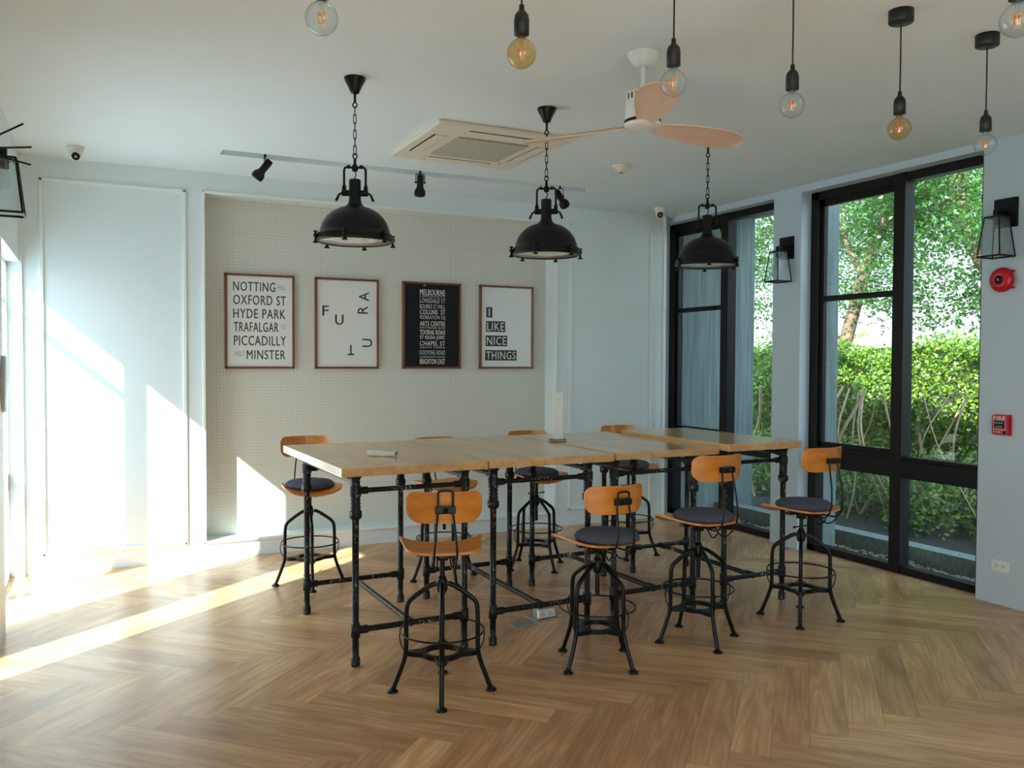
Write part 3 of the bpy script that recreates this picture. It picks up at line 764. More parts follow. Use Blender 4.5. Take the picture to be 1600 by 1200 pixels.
words(t, [(s, kx(a + (22 if len(s) == 1 else 10)), kx(b - (22 if len(s) == 1 else 10)), kz(d - 12), kz(c + 12), 0.0 if len(s) == 1 else 0.008) for s, a, b, c, d in LK], WINK)

# ------------------------------------------------------------------ big industrial pendants
def chain_into(mb, z0, z1, pitch=0.034):
    n = max(1, int((z1 - z0) / pitch)); p = (z1 - z0) / n
    for i in range(n):
        zc = z0 + (i + 0.5) * p; hl = p * 0.62; w = 0.0075
        pts = []
        for k in range(14):
            a = 2 * PI * k / 14; ca, sa = math.cos(a), math.sin(a)
            u = w * ca; v = (hl - w) * (1 if sa > 0 else -1) * (abs(sa) > 0.2) + w * sa
            pts.append((u, 0, zc + v) if i % 2 == 0 else (0, u, zc + v))
        mb.tube(pts, 0.0024, 6, closed=True)
def make_pendant(label, x, y, rz):
    t = thing('dome_pendant_lamp', label, 'pendant lamp', (x, y, H), rz, 'black industrial dome pendants')
    Z = lambda z: z - H
    MB().lathe([(0.056, 0.0), (0.056, -0.008), (0.050, -0.022), (0.037, -0.045), (0.026, -0.07), (0.022, -0.08), (0.010, -0.083), (0.007, -0.09), (0.007, -0.13), (0.0, -0.13)], 28).build('canopy', SHADE, t)
    mb = MB()
    for zc in (-0.142, Z(2.668)): mb.tube([(0.011 * math.cos(2 * PI * k / 16), 0, zc + 0.013 * math.sin(2 * PI * k / 16)) for k in range(16)], 0.0035, 7, closed=True)
    chain_into(mb, Z(2.680), -0.154, 0.036); mb.build('chain', BLACK, t)
    mb = MB(); mb.lathe([(0.0, Z(2.655)), (0.007, Z(2.655)), (0.008, Z(2.625)), (0.014, Z(2.62)), (0.018, Z(2.605)), (0.014, Z(2.59)), (0.0, Z(2.585))], 14)
    for sg in (-1, 1):
        mb.tube(smooth_path([(sg * 0.008, 0, Z(2.607)), (sg * 0.045, 0, Z(2.612)), (sg * 0.056, 0, Z(2.60)), (sg * 0.056, 0, Z(2.57)), (sg * 0.056, 0, Z(2.50))], 2), 0.0062, 8)
        mb.sphere((sg * 0.033, 0, Z(2.612)), 0.011, 10, 7)
        mb.lathe([(0.010, Z(2.49)), (0.012, Z(2.50)), (0.009, Z(2.515))], 12, T(sg * 0.056, 0, 0))
    mb.build('yoke', BLACK, t)
    mb = MB()
    for sg in (-1, 1):
        mb.tube([(sg * 0.028, 0, Z(2.475)), (sg * 0.068, 0, Z(2.475))], 0.0165, 12); mb.tube([(sg * 0.056, 0, Z(2.47)), (sg * 0.056, 0, Z(2.50))], 0.009, 10)
        mb.tube([(sg * 0.068, 0, Z(2.475)), (sg * 0.082, -0.006, Z(2.465)), (sg * 0.096, -0.012, Z(2.432))], [0.006, 0.006, 0.008], 8)
    mb.build('pivot', BLACK, t)
    MB().tube(smooth_path([(0, 0, Z(2.59)), (0.008, 0, Z(2.57)), (-0.004, 0, Z(2.55)), (0, 0, Z(2.54))], 2), 0.003, 6).build('flex', BLACK, t)
    out = [(0.0, 2.548), (0.028, 2.546), (0.031, 2.54), (0.031, 2.445), (0.033, 2.43), (0.040, 2.415), (0.056, 2.402), (0.085, 2.393), (0.115, 2.378), (0.145, 2.352), (0.167, 2.32), (0.180, 2.285), (0.184, 2.262), (0.196, 2.258), (0.200, 2.248), (0.197, 2.238), (0.204, 2.232), (0.204, 2.222), (0.192, 2.216)]
    inn = [(0.180, 2.226), (0.176, 2.262), (0.160, 2.318), (0.138, 2.345), (0.11, 2.368), (0.05, 2.39), (0.0, 2.395)]
    MB().lathe([(r, Z(z)) for r, z in out + inn], 48).build('shade', SHADE, t)
    MB().lathe([(0.0, Z(2.2285)), (0.10, Z(2.226)), (0.189, Z(2.222)), (0.189, Z(2.228)), (0.0, Z(2.2345))], 40).build('diffuser', DIFF, t)
    for k in range(6):
        a = k * PI / 3 + 0.35; M_ = T(0.208 * math.cos(a), 0.208 * math.sin(a), Z(2.232))
        g = MB(); g.lathe([(0.007, -0.03), (0.014, -0.03), (0.014, -0.024), (0.007, -0.018), (0.006, 0.0), (0.012, 0.004), (0.012, 0.014), (0.006, 0.018), (0.006, 0.024), (0.012, 0.026), (0.012, 0.032), (0.0, 0.034)], 12, M_)
        g.build('clamp_screw', BLACK, t)
    return t
PG = 'black industrial dome pendants'
p0 = make_pendant('black dome pendant lamp hanging over the left end of the tables', 1.251, 4.42, math.radians(-20))
for lab, x, rz in (('black dome pendant lamp in the middle of its row, over the middle tables', 2.405, -35), ('black dome pendant lamp in front of the narrow far window', 3.592, -25)):
    relabel(copy_tree(p0), lab, (x, 4.44, H), math.radians(rz))

# ------------------------------------------------------------------ bare bulbs on black cords
def make_bulb(label, x, y, amber):
    t = thing('bulb_pendant', label, 'bulb pendant', (x, y, H), 0, 'bare globe bulbs on black cords')
    MB().lathe([(0.0, 0.0), (0.05, 0.0), (0.05, -0.048), (0.047, -0.052), (0.0, -0.052)], 28).build('ceiling_cup', SOCKET, t)
    MB().tube([(0, 0, -0.05), (0.001, 0, -0.2), (0, 0, -0.345)], 0.0032, 8).build('cord', SOCKET, t)
    MB().lathe([(0.0, -0.335), (0.008, -0.337), (0.009, -0.355), (0.013, -0.358), (0.022, -0.37), (0.0245, -0.385), (0.0245, -0.432), (0.0, -0.434)], 24).build('socket', SOCKET, t)
    zc, R_ = -0.4915, 0.0475; z0 = zc + R_; pr = [(0.013, -0.433), (0.0145, -0.446)]
    for i in range(3, 25):
        a = PI * i / 24; pr.append((max(0.0, R_ * math.sin(a)), zc + R_ * math.cos(a)))
    b = MB().lathe(pr, 32).build('bulb', AMBER if amber else BULB, t)
    g = MB()
    for k in range(4):
        a = k * PI / 2 + 0.4; g.tube([(0.006 * math.cos(a), 0.006 * math.sin(a), zc - 0.012), (0.010 * math.cos(a), 0.010 * math.sin(a), zc + 0.018)], 0.0036, 7)
    g.build('filament', FILA, b)
    MB().lathe([(0.009, -0.434), (0.007, -0.455), (0.003, -0.47), (0.002, zc - 0.016), (0.0, zc - 0.016)], 10).build('glass_stem', BULB, b)
    return t
BR = [('clear globe bulb above the left dome pendant', 0.605, 2.485, 0), ('amber globe bulb between the left and middle dome pendants', 1.247, 2.475, 1), ('clear globe bulb in front of a blade of the ceiling fan', 1.857, 2.49, 0),
      ('clear globe bulb between the ceiling fan and the second amber bulb', 2.425, 2.50, 0), ('amber globe bulb under a black ceiling cup, before the big window', 3.065, 2.54, 1), ('clear globe bulb at the top corner of the big window', 3.635, 2.55, 0),
      ('clear globe bulb cut off by the right edge of the photo', 2.40, 1.592, 0)]
first = {}
for lab, x, y, am in BR:
    if am not in first: first[am] = make_bulb(lab, x, y, am)
    else: relabel(copy_tree(first[am]), lab, (x, y, H))

# ------------------------------------------------------------------ ceiling fan
t = thing('ceiling_fan', 'white ceiling fan with three pale wooden blades', 'ceiling fan', (2.385, 3.437, H), math.radians(4))
MB().lathe([(0.0, 0), (0.078, 0.0), (0.078, -0.008), (0.072, -0.02), (0.062, -0.045), (0.045, -0.062), (0.03, -0.068), (0.014, -0.07), (0.0, -0.07)], 32).build('canopy', WPLAS, t)
MB().tube([(0, 0, -0.06), (0, 0, -0.185)], 0.0125, 14).build('downrod', WPLAS, t)
mb = MB().lathe([(0.0, -0.172), (0.016, -0.172), (0.02, -0.182), (0.06, -0.184), (0.080, -0.19), (0.086, -0.20), (0.086, -0.318), (0.083, -0.324), (0.0, -0.324)], 36); mb.build('motor_housing', WPLAS, t)
mb = MB()
for k in range(24):
    if k % 6 < 4: mb.box((0.0845, -0.004, -0.232), (0.0868, 0.004, -0.204), 0, R('Z', k * 15))
mb.build('vent_slots', VENT, t)
MB().lathe([(0.0, -0.324), (0.088, -0.324), (0.088, -0.334), (0.0, -0.334)], 36).build('hub_ring', BLACK, t)
MB().lathe([(0.0, -0.336), (0.088, -0.336), (0.090, -0.344), (0.086, -0.352), (0.06, -0.358), (0.0, -0.36)], 36).build('hub_cap', WPLAS, t)
def blade():
    n, m, th = 26, 6, 0.007; top, bot = [], []
    for i in range(n + 1):
        u = i / n; x = 0.085 + 0.565 * u
        w = 0.040 + 0.052 * math.sin(min(1, u * 1.25) * PI * 0.5) ; w *= math.sqrt(max(0, 1 - max(0, (u - 0.55) / 0.45) ** 2.6))
        for j in range(m + 1):
            v = j / m * 2 - 1; y = w * v - 0.01 * math.sin(u * PI); a = -math.radians(17 - 7 * u)
            z = -0.010 * v * v; top.append((x, y * math.cos(a) - z * math.sin(a), y * math.sin(a) + z * math.cos(a)))
    bot = [(p[0], p[1], p[2] - th) for p in top]; N = len(top); W = m + 1; fs = []
    for i in range(n):
        for j in range(m):
            a = i * W + j; fs.append([a, a + W, a + W + 1, a + 1]); fs.append([N + a, N + a + 1, N + a + W + 1, N + a + W])
    edge = [j for j in range(W)] + [i * W + m for i in range(1, n + 1)] + [n * W + j for j in range(m - 1, -1, -1)] + [i * W for i in range(n - 1, 0, -1)]
    mb = MB().add(top + bot, fs, True)
    for a, b in zip(edge, edge[1:] + edge[:1]): mb.add([top[a], bot[a], bot[b], top[b]], [[0, 1, 2, 3]])
    return mb
BLADE_ME = blade().mesh('blade', BLADE)
for k in range(3): link('blade', BLADE_ME, t, (0, 0, -0.336), k * 2 * PI / 3)

# ------------------------------------------------------------------ cassette air conditioner
t = thing('ceiling_air_conditioner', 'square white cassette air conditioner in the ceiling', 'air conditioner', (2.395, 5.40, H), 0)
MB().box((-0.475, -0.475, -0.032), (0.475, 0.475, 0.0), 0.012).build('panel', CREAM, t)
MB().box((-0.255, -0.255, -0.040), (0.255, 0.255, -0.03), 0.003).build('intake_grille', GRILLE, t)
for k in range(4):
    lv = MB().box((-0.24, -0.405, -0.038), (0.24, -0.335, -0.031), 0.003).build('louvre', CREAM, t, (0, 0, 0), (0, 0, k * PI / 2))
    MB().box((-0.245, -0.418, -0.0335), (0.245, -0.404, -0.0305)).box((-0.245, -0.334, -0.0335), (0.245, -0.328, -0.0305)).build('slot', VENT, lv)
mb = MB()
for i in range(4): mb.tube([(0.30 + i * 0.0, 0.29 + i * 0.012, -0.0325), (0.306, 0.29 + i * 0.012, -0.0325)], 0.003, 6)
mb.build('indicator', GREYP, t)

# ------------------------------------------------------------------ ceiling fittings
t = thing('smoke_detector', 'small white smoke detector on the ceiling near the corner', 'smoke detector', (3.60, 5.46, H), 0)
MB().lathe([(0.0, 0), (0.07, 0.0), (0.07, -0.012), (0.058, -0.02), (0.0, -0.02)], 28).build('base', CREAM, t)
MB().lathe([(0.05, -0.02), (0.046, -0.04), (0.036, -0.052), (0.02, -0.056), (0.0, -0.056)], 28).build('sensor_dome', CREAM, t)
MB().lathe([(0.014, -0.055), (0.012, -0.062), (0.0, -0.062)], 14).build('sensor_tip', GREYP, t)
def security_camera(label, x, y, yaw):
    t = thing('security_camera', label, 'security camera', (x, y, H), yaw, 'white dome security cameras')
    MB().lathe([(0.0, 0), (0.056, 0.0), (0.056, -0.012), (0.050, -0.022), (0.046, -0.045), (0.0, -0.05)], 28).build('mount', WPLAS, t)
    MB().sphere((0, -0.006, -0.052), 0.044, 22, 14).build('eyeball', WPLAS, t)
    e = MB().tube([(0, -0.04, -0.072), (0, -0.052, -0.078)], [0.028, 0.026], 20).build('lens_window', LENS, t)
    MB().tube([(0, -0.051, -0.0775), (0, -0.054, -0.079)], 0.010, 14).build('lens', GREYP, e)
    return t
c0 = security_camera('white eyeball security camera over the left wall panel', -0.086, 6.735, math.radians(2))
relabel(copy_tree(c0), 'white eyeball security camera in the far right corner', (4.93, 6.80, H), math.radians(-35))
def spot(label, x, tilt, az):
    t = thing('ceiling_spotlight', label, 'spotlight', (x, 6.42, H + 0.09), az, 'black spotlights in the ceiling slot')
    MB().tube([(0, 0, 0), (0, 0, -0.098)], 0.009, 10).box((-0.03, -0.02, -0.012), (0.03, 0.02, 0)).build('stem', BLACK, t)
    MB().tube(smooth_path([(-0.034, 0, -0.165), (-0.034, 0, -0.105), (-0.03, 0, -0.097), (0.03, 0, -0.097), (0.034, 0, -0.105), (0.034, 0, -0.165)], 1), 0.0035, 7).build('yoke', BLACK, t)
    Mx = T(0, 0, -0.165) @ R('X', tilt)
    h = MB().lathe([(0.0, 0.062), (0.022, 0.06), (0.026, 0.05), (0.026, -0.03), (0.030, -0.045), (0.041, -0.06), (0.045, -0.08), (0.043, -0.10), (0.036, -0.108), (0.033, -0.09), (0.0, -0.085)], 24, Mx)
    for z in (0.04, 0.025, 0.01, -0.005): h.lathe([(0.026, z - 0.003), (0.030, z), (0.026, z + 0.003)], 24, Mx)
    h.tube([(-0.045, 0, -0.165), (0.045, 0, -0.165)], 0.006, 8)
    h.build('lamp_head', BLACK, t)
    MB().lathe([(0.033, -0.093), (0.0, -0.097)], 20, Mx).build('lens', GREYP, t)
    return t
spot('black ceiling spotlight left of the left dome pendant, tilted sideways', 1.148, 38, math.radians(70))
spot('black ceiling spotlight between the two left dome pendants', 2.344, 22, math.radians(-15))
spot('black ceiling spotlight partly behind the middle dome pendant', 3.61, 48, math.radians(-68))

# ------------------------------------------------------------------ wall lanterns
def lantern(label, x, y, zc, rz):
    """Local +X leaves the wall."""
    t = thing('wall_lantern', label, 'wall lantern', (x, y, zc), rz, 'black box wall lanterns')
    MB().box((0.0, -0.078, -0.095), (0.02, 0.078, 0.095), 0.002).build('backplate', BLACK, t)
    MB().box((0.015, -0.017, -0.018), (0.118, 0.017, 0.012), 0.002).box((0.085, -0.017, -0.035), (0.118, 0.017, 0.005), 0.002).build('arm', BLACK, t)
    zt, zb = -0.035, -0.288; c = 0.105; a, b = 0.05, 0.078
    top = [(c + sx * a, sy * a, zt) for sx, sy in ((-1, -1), (1, -1), (1, 1), (-1, 1))]; bot = [(c + sx * b, sy * b, zb) for sx, sy in ((-1, -1), (1, -1), (1, 1), (-1, 1))]
    mb = MB()
    for i in range(4):
        j = (i + 1) % 4
        mb.tube([top[i], top[j]], 0.0058, 4); mb.tube([bot[i], bot[j]], 0.0058, 4); mb.tube([top[i], bot[i]], 0.0055, 4)
    mb.box((c - a, -a, zt - 0.003), (c + a, a, zt + 0.003)); mb.build('cage', BLACK, t)
    for i in range(4):
        j = (i + 1) % 4; g = MB(); q = [Vector(top[i]), Vector(top[j]), Vector(bot[j]), Vector(bot[i])]
        n = (q[1] - q[0]).cross(q[3] - q[0]).normalized() * 0.0012
        g.add([p + n for p in q] + [p - n for p in q], [[0, 1, 2, 3], [7, 6, 5, 4], [0, 4, 5, 1], [1, 5, 6, 2], [2, 6, 7, 3], [3, 7, 4, 0]]); g.build('glass_panel', LGLASS, t)
    MB().lathe([(0.0, -0.038), (0.019, -0.038), (0.021, -0.045), (0.021, -0.082), (0.0, -0.084)], 18, T(c, 0, 0)).build('lamp_holder', BLACK, t)
    bl = MB().lathe([(0.012, -0.082), (0.020, -0.10), (0.023, -0.125), (0.023, -0.165), (0.020, -0.172), (0.0, -0.174)], 20, T(c, 0, 0)).build('bulb', BULB, t)
    MB().tube([(c - 0.006, 0, -0.10), (c, 0, -0.145), (c + 0.006, 0, -0.10)], 0.0016, 6).build('filament', FILA, bl)
    return t
l0 = lantern('black glass lantern on the narrow pier between the windows', XP, 5.565, 2.572, PI)
relabel(copy_tree(l0), 'black glass lantern on the right wall above the red fire bell', (XP, 3.605, 2.575), PI)
relabel(copy_tree(l0), 'black glass lantern at the left edge, hanging by the sunlit wall', (XL, 4.62, 2.56), 0.0)

# ------------------------------------------------------------------ right wall fittings
t = thing('fire_bell', 'round red fire alarm bell under the right lantern', 'fire bell', (XP, 3.612, 2.141), 0)
Mx = R('Y', -90)
MB().lathe([(0.0, 0.0), (0.04, 0.0), (0.04, 0.016), (0.0, 0.016)], 20, Mx).box((-0.02, -0.07, -0.06), (0.0, -0.03, -0.045)).box((-0.02, -0.07, 0.045), (0, -0.03, 0.06)).build('bracket', RED, t)
MB().lathe([(0.060, 0.016), (0.079, 0.018), (0.081, 0.028), (0.077, 0.044), (0.064, 0.057), (0.045, 0.064), (0.03, 0.065), (0.026, 0.062), (0.0, 0.061)], 40, Mx).build('gong', RED, t)
cp = MB().lathe([(0.025, 0.061), (0.024, 0.067), (0.015, 0.071), (0.0, 0.071)], 24, Mx).build('centre_cap', BLACK, t)
MB().lathe([(0.009, 0.071), (0.008, 0.075), (0.0, 0.076)], 14, Mx).build('screw', STEEL, cp)
t = thing('fire_alarm_pull', 'red fire alarm call point on the right wall, marked FIRE', 'fire alarm', (XP, 3.600, 1.192), -PI / 2)
# local: x along the wall, -y leaves the wall
MB().box((-0.058, -0.014, -0.068), (0.058, 0.0, 0.068), 0.004).box((-0.053, -0.042, -0.064), (0.053, -0.012, 0.064), 0.006).build('housing', RED, t)
MB().box((-0.036, -0.047, -0.022), (0.034, -0.041, 0.028), 0.003).build('handle', BLACK, t)
mb = MB(); PYS = -0.0426
text_into(mb, 'FIRE', -0.043, 0.040, 0.032, 0.058, PYS, 0.02); text_into(mb, 'PULL DOWN', -0.030, 0.028, 0.009, 0.020, -0.0476, 0.01)
text_into(mb, 'ALARM', -0.024, 0.022, -0.016, -0.006, -0.0476); text_into(mb, 'conventional', -0.044, 0.006, -0.050, -0.040, PYS)
mb.add([(x, PYS, z) for x, z in ((-0.041, 0.030), (-0.038, 0.030), (-0.038, -0.026), (-0.041, -0.026))], [[0, 1, 2, 3]]); mb.add([(x, PYS, z) for x, z in ((0.037, 0.030), (0.040, 0.030), (0.040, -0.026), (0.037, -0.026))], [[0, 1, 2, 3]])
mb.add([(x, PYS, z) for x, z in ((-0.041, -0.026), (0.040, -0.026), (0.040, -0.029), (-0.041, -0.029))], [[0, 1, 2, 3]])
mb.build('lettering', WINK, t)
MB().lathe([(0.0, 0.041), (0.009, 0.041), (0.009, 0.045), (0.0, 0.046)], 14, T(0.034, 0, -0.047) @ R('X', 90)).build('keyhole', BLACK, t)
t = thing('wall_socket', 'white double power socket low on the right wall', 'socket', (XP, 3.598, 0.259), -PI / 2)
MB().box((-0.060, -0.009, -0.036), (0.060, 0, 0.036), 0.003).build('plate', WPLAS, t)
MB().box((-0.042, -0.012, -0.021), (-0.002, -0.008, 0.021), 0.001).box((0.002, -0.012, -0.021), (0.042, -0.008, 0.021), 0.001).build('module', WPLAS, t)
mb = MB()
for x in (-0.022, 0.022):
    for dx, dz in ((-0.007, 0.008), (-0.007, -0.008), (0.007, 0.0)): mb.box((x + dx - 0.003, -0.0128, dz - 0.003), (x + dx + 0.003, -0.0118, dz + 0.003))
mb.build('pin_holes', VENT, t)

# ------------------------------------------------------------------ left wall fittings
t = thing('starburst_wall_light', 'thin dark starburst rods at the left edge under the ceiling', 'wall light', (XL, 4.2, 2.47), 0)
MB().lathe([(0.0, 0.0), (0.045, 0.0), (0.045, 0.012), (0.02, 0.025), (0.012, 0.04), (0.0, 0.045)], 20, R('Y', 90)).build('hub', BLACK, t)
for d in ((0.21, 0, 0.126), (0.24, 0, 0.03), (0.236, 0, -0.045), (0.08, 0.2, 0.1), (0.08, 0.2, -0.1), (0.08, -0.2, 0.1), (0.08, -0.2, -0.1), (0.05, 0.0, 0.26), (0.05, 0, -0.26), (0.05, 0.27, 0), (0.05, -0.27, 0)):
    MB().tube([(0.015, 0, 0), d], 0.0042, 8).build('rod', BLACK, t)
t = thing('round_wall_sign', 'round grey sign plate at the left edge of the sunlit wall', 'sign', (XL, 5.73, 1.45), PI / 2)
MB().lathe([(0.0, 0.0), (0.165, 0.0), (0.165, 0.016), (0.160, 0.02), (0.0, 0.02)], 48, R('X', 90)).build('plate', SIGN, t)
mb = MB(); text_into(mb, 'EAT', -0.10, 0.125, 0.0, 0.05, -0.0206); mb.build('lettering', WINK, t)

# ------------------------------------------------------------------ outside
GZ = -0.12
struct(MB().box((-60, -60, GZ - 0.3), (60, 60, GZ - 0.005)).build('ground', GROUND))
struct(MB().box((XW + 0.05, 1.0, -0.4), (5.84, 9.5, -0.02)).build('outside_ledge', CONC2))
struct(MB().box((6.05, 0.5, -0.4), (6.22, 11, 0.085), 0.006).build('kerb_planter', CONC2))
struct(MB().box((6.22, 0.5, -0.3), (10.4, 14, 0.0)).build('planting_bed', SOIL))
struct(MB().box((5.35, 6.2, H + 0.1), (6.62, 7.9, H + 0.17)).build('added_sun_blocker', CONC2))  # unseen slab added to keep the sun off the far column
struct(MB().box((5.6, 7.31, -0.2), (6.58, 7.62, H + 0.1), 0.01).build('column_far', CONC))
struct(MB().box((XW + 0.10, 5.44, -0.2), (5.845, 5.735, 3.4), 0.01).build('column_near', CONC))
t = tag(MB().box((10.1, 0, -0.1), (10.2, 15, 1.74)).box((10.06, 0, 1.74), (10.24, 15, 1.80)).build('garden_fence', FENCE), 'dark brown garden fence behind the hedge', 'fence')

def quads_object(name, mat, V, RND, parent=None):
    """V: (n,4,3) array of quad corners."""
    n = len(V); me = bpy.data.meshes.new(name)
    me.vertices.add(n * 4); me.vertices.foreach_set('co', V.reshape(-1).astype(np.float32))
    me.loops.add(n * 4); me.loops.foreach_set('vertex_index', np.arange(n * 4, dtype=np.int32))
    me.polygons.add(n); me.polygons.foreach_set('loop_start', np.arange(0, n * 4, 4, dtype=np.int32)); me.polygons.foreach_set('loop_total', np.full(n, 4, dtype=np.int32))
    at = me.attributes.new('rnd', 'FLOAT', 'FACE'); at.data.foreach_set('value', RND.astype(np.float32))
    me.materials.append(mat); me.update(calc_edges=True)
    o = bpy.data.objects.new(name, me); C.objects.link(o)
    if parent is not None: o.parent = parent
    return o
def leaf_quads(P, size, up_bias=0.5, aspect=0.5, outward=None):
    """Diamond leaves at points P with random facing."""
    n = len(P); d = RNG.normal(size=(n, 3)); d /= np.linalg.norm(d, axis=1)[:, None]
    nrm = RNG.normal(size=(n, 3)); nrm[:, 2] += up_bias * 2
    if outward is not None: nrm += outward
    u = d - nrm * (np.sum(d * nrm, 1) / np.sum(nrm * nrm, 1))[:, None]; u /= np.linalg.norm(u, axis=1)[:, None]
    w = np.cross(nrm, u); w /= np.linalg.norm(w, axis=1)[:, None]
    s = (size * RNG.uniform(0.65, 1.3, n))[:, None]
    return np.stack([P - u * s * 0.5, P + w * s * aspect * 0.5, P + u * s * 0.5, P - w * s * aspect * 0.5], 1)

# hedge: leafy upper mass, bare stems below
hedge = thing('clipped_hedge', 'bright green hedge growing in the planting bed outside the windows', 'hedge', (0, 0, 0), 0)
HX = 8.25
n = 52000
hy = RNG.uniform(3.0, 12.5, n); hz = RNG.uniform(0, 1, n) ** 0.75
bulge = 0.16 * np.sin(hy * 3.1) + 0.10 * np.sin(hy * 7.3 + 1.0) + 0.06 * np.sin(hy * 13 + hz * 5)
depth = RNG.exponential(0.16, n)
topz = 1.70 + 0.07 * np.sin(hy * 2.3 + 0.5) + 0.06 * np.sin(hy * 6.1)
z = 0.62 + (topz - 0.62) * hz
front = HX - 0.28 * np.sin(np.clip(hz, 0, 1) * PI) - bulge * 0.6 + depth + 0.25 * np.clip(hz - 0.85, 0, 1)
P1 = np.stack([front, hy, z + RNG.normal(0, 0.03, n)], 1)
n2 = 24000; y2 = RNG.uniform(3.0, 12.5, n2); P2 = np.stack([RNG.uniform(HX - 0.15, HX + 1.1, n2), y2, 1.70 + 0.07 * np.sin(y2 * 2.3 + 0.5) + 0.06 * np.sin(y2 * 6.1) + RNG.normal(0, 0.05, n2)], 1)
n3 = 40000; y3 = RNG.uniform(3, 12.5, n3); u3 = RNG.uniform(0, 1, n3) ** 1.1; P3 = np.stack([6.92 + 2.0 * u3 + 0.25 * np.sin(y3 * 4.3), y3, RNG.uniform(0.0, 0.55, n3) + 0.35 * u3], 1)
n4 = 560; cy_ = RNG.uniform(3.5, 12, 28); k4 = RNG.integers(0, 28, n4); P4 = np.stack([HX + 0.3 + RNG.normal(0, 0.1, n4), cy_[k4] + RNG.normal(0, 0.07, n4), 1.76 + RNG.uniform(0, 0.22, n4)], 1)
Pall = np.concatenate([P1, P2, P3, P4])
out = np.tile(np.array([[-0.8, -0.4, 0.5]]), (len(Pall), 1))
quads_object('foliage', HLEAF, leaf_quads(Pall, 0.052, 0.4, 0.55, out), RNG.uniform(0, 1, len(Pall)), hedge)
for k in range(96):
    y0 = 3.2 + 9.0 * k / 96 + random.uniform(-0.1, 0.1); x0 = random.uniform(6.74, HX); ly = random.uniform(-0.6, 0.6)
    MB().tube(smooth_path([(x0, y0, -0.02), (x0 + random.uniform(-0.1, 0.15), y0 + ly * 0.4, 0.35), (x0 + random.uniform(-0.1, 0.3), y0 + ly, 0.8), (x0 + random.uniform(0, 0.4), y0 + ly * 1.4, 1.3)], 2), random.uniform(0.006, 0.020), 6).build('stem', TWIG, hedge)

def tree(name, label, limbs, P, size):
    o = Vector((limbs[0][0][0][0], limbs[0][0][0][1], 0))
    t = thing(name, label, 'tree', o, 0, 'trees beyond the windows'); mb = MB()
    for pts, r0, r1 in limbs:
        p = smooth_path([Vector(q) - o for q in pts], 2); k = len(p) - 1
        mb.tube(p, [r0 + (r1 - r0) * i / k for i in range(k + 1)], 10)
    mb.build('trunk', BARK, t)
    Q = P - np.array([[o.x, o.y, 0]])
    quads_object('foliage', TLEAF, leaf_quads(Q, size, 0.6, 0.5), RNG.uniform(0, 1, len(Q)), t)
    return t
def sprays(centers, radius, per, squash=0.5):
    """Leaf positions: drooping flat sprays scattered round cluster centres."""
    out = []
    for c in centers:
        k = int(per * RNG.uniform(0.6, 1.3)); base = np.array(c) + RNG.normal(0, radius, (k // 9 + 1, 3)) * np.array([1, 1, squash])
        for b in base:
            d = RNG.normal(size=3); d[2] = -abs(d[2]) * 0.5; d /= np.linalg.norm(d); q = np.linspace(0, 0.32, 9)[:, None]
            out.append(b + d * q + RNG.normal(0, 0.024, (9, 3)) + np.array([0, 0, -0.25]) * q ** 2)
    return np.concatenate(out)
cl1 = [(RNG.uniform(9.3, 10.8), RNG.uniform(7.6, 11.4), RNG.uniform(3.05, 5.1)) for _ in range(52)] + [(9.6, 8.3, 2.72), (9.6, 8.0, 2.50), (9.9, 9.1, 2.70), (10.1, 9.8, 2.85), (9.8, 7.7, 2.32), (10.2, 10.9, 2.6), (10.0, 11.2, 2.95), (10.5, 11.3, 2.4)]
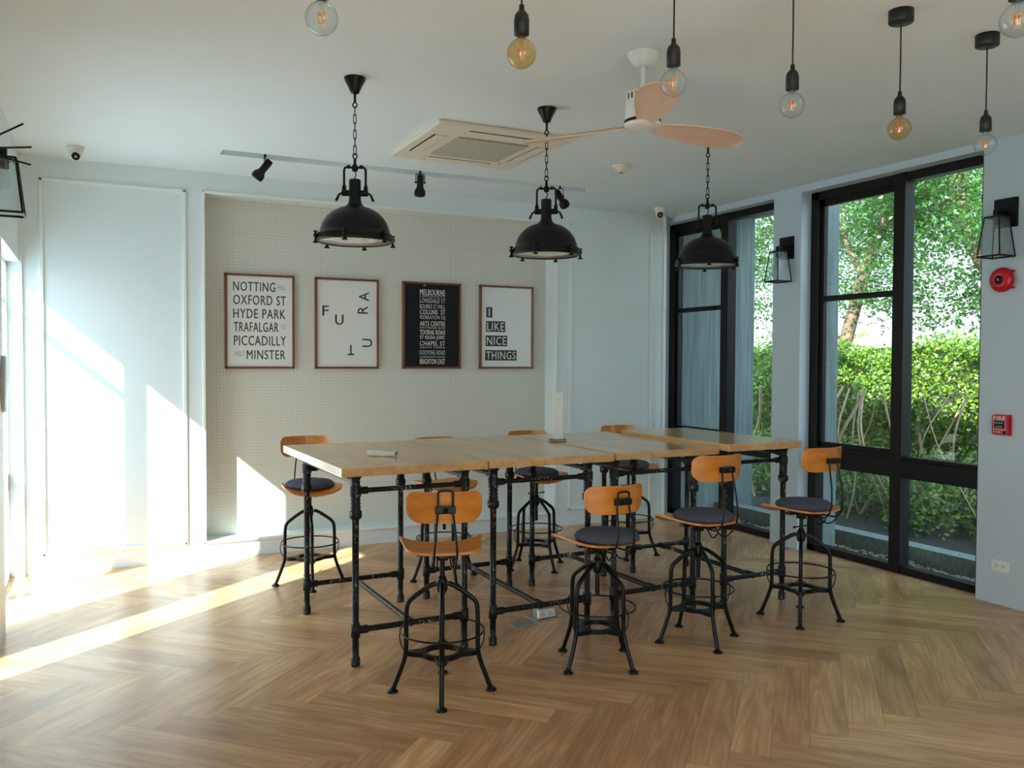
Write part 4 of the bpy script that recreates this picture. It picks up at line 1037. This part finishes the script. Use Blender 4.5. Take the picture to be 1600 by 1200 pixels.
tree('leaning_tree', 'leaning tree behind the hedge, its bare trunk crossing the big window', [
    ([(9.62, 8.98, -0.05), (9.6, 8.91, 1.5), (9.6, 8.65, 2.37), (9.6, 8.47, 2.89), (9.6, 8.23, 3.38), (9.6, 8.0, 3.71), (9.65, 7.6, 4.06), (9.7, 7.2, 4.57)], 0.10, 0.06),
    ([(9.6, 8.51, 2.8), (9.65, 8.86, 3.26), (9.77, 9.08, 3.9), (9.8, 9.25, 4.8)], 0.055, 0.035), ([(9.6, 8.23, 3.38), (9.9, 8.45, 3.9), (10.2, 8.9, 4.6)], 0.05, 0.022), ([(9.6, 8.95, 1.94), (10.0, 9.8, 2.75), (10.2, 10.6, 3.5), (10.3, 11.3, 4.3)], 0.045, 0.02)],
    sprays(cl1, 0.28, 620), 0.062)
cl2 = [(RNG.uniform(9.0, 10.4), RNG.uniform(5.0, 7.9), RNG.uniform(3.1, 4.7)) for _ in range(42)] + [(9.4, 7.5, 2.9), (9.4, 7.25, 2.72), (9.7, 6.8, 2.6), (9.7, 6.5, 2.45), (9.8, 6.7, 2.38), (9.7, 6.3, 2.55)]
tree('forked_tree', 'forked tree beyond the big window, trunk by the right pier', [
    ([(9.85, 6.32, -0.05), (9.82, 6.40, 1.5), (9.8, 6.61, 2.45), (9.8, 6.84, 2.79), (9.8, 7.07, 3.16), (9.8, 7.22, 3.58), (9.8, 7.21, 4.06), (9.8, 7.18, 5.0)], 0.115, 0.085),
    ([(9.8, 6.84, 2.79), (9.82, 6.70, 3.31), (9.8, 6.67, 3.99), (9.8, 6.61, 4.9)], 0.07, 0.05), ([(9.8, 7.21, 3.42), (9.57, 7.52, 3.77), (9.35, 7.86, 4.33)], 0.028, 0.017)],
    sprays(cl2, 0.27, 620), 0.062)

mb = MB()
for k in range(800):
    r = random.uniform(0.012, 0.030); mb.sphere((random.uniform(5.87, 6.03), random.uniform(2.6, 7.2), GZ + random.uniform(0.045, 0.075)), r, 8, 5, None, random.uniform(0.8, 1.3), random.uniform(0.8, 1.4), random.uniform(0.5, 0.8))
mb.box((5.84, 1.0, -0.3), (6.05, 7.28, GZ + 0.045))
tag(mb.build('pebbles', STONE), 'pale pebbles in the gutter between window ledge and kerb', 'pebbles', None, 'stuff')
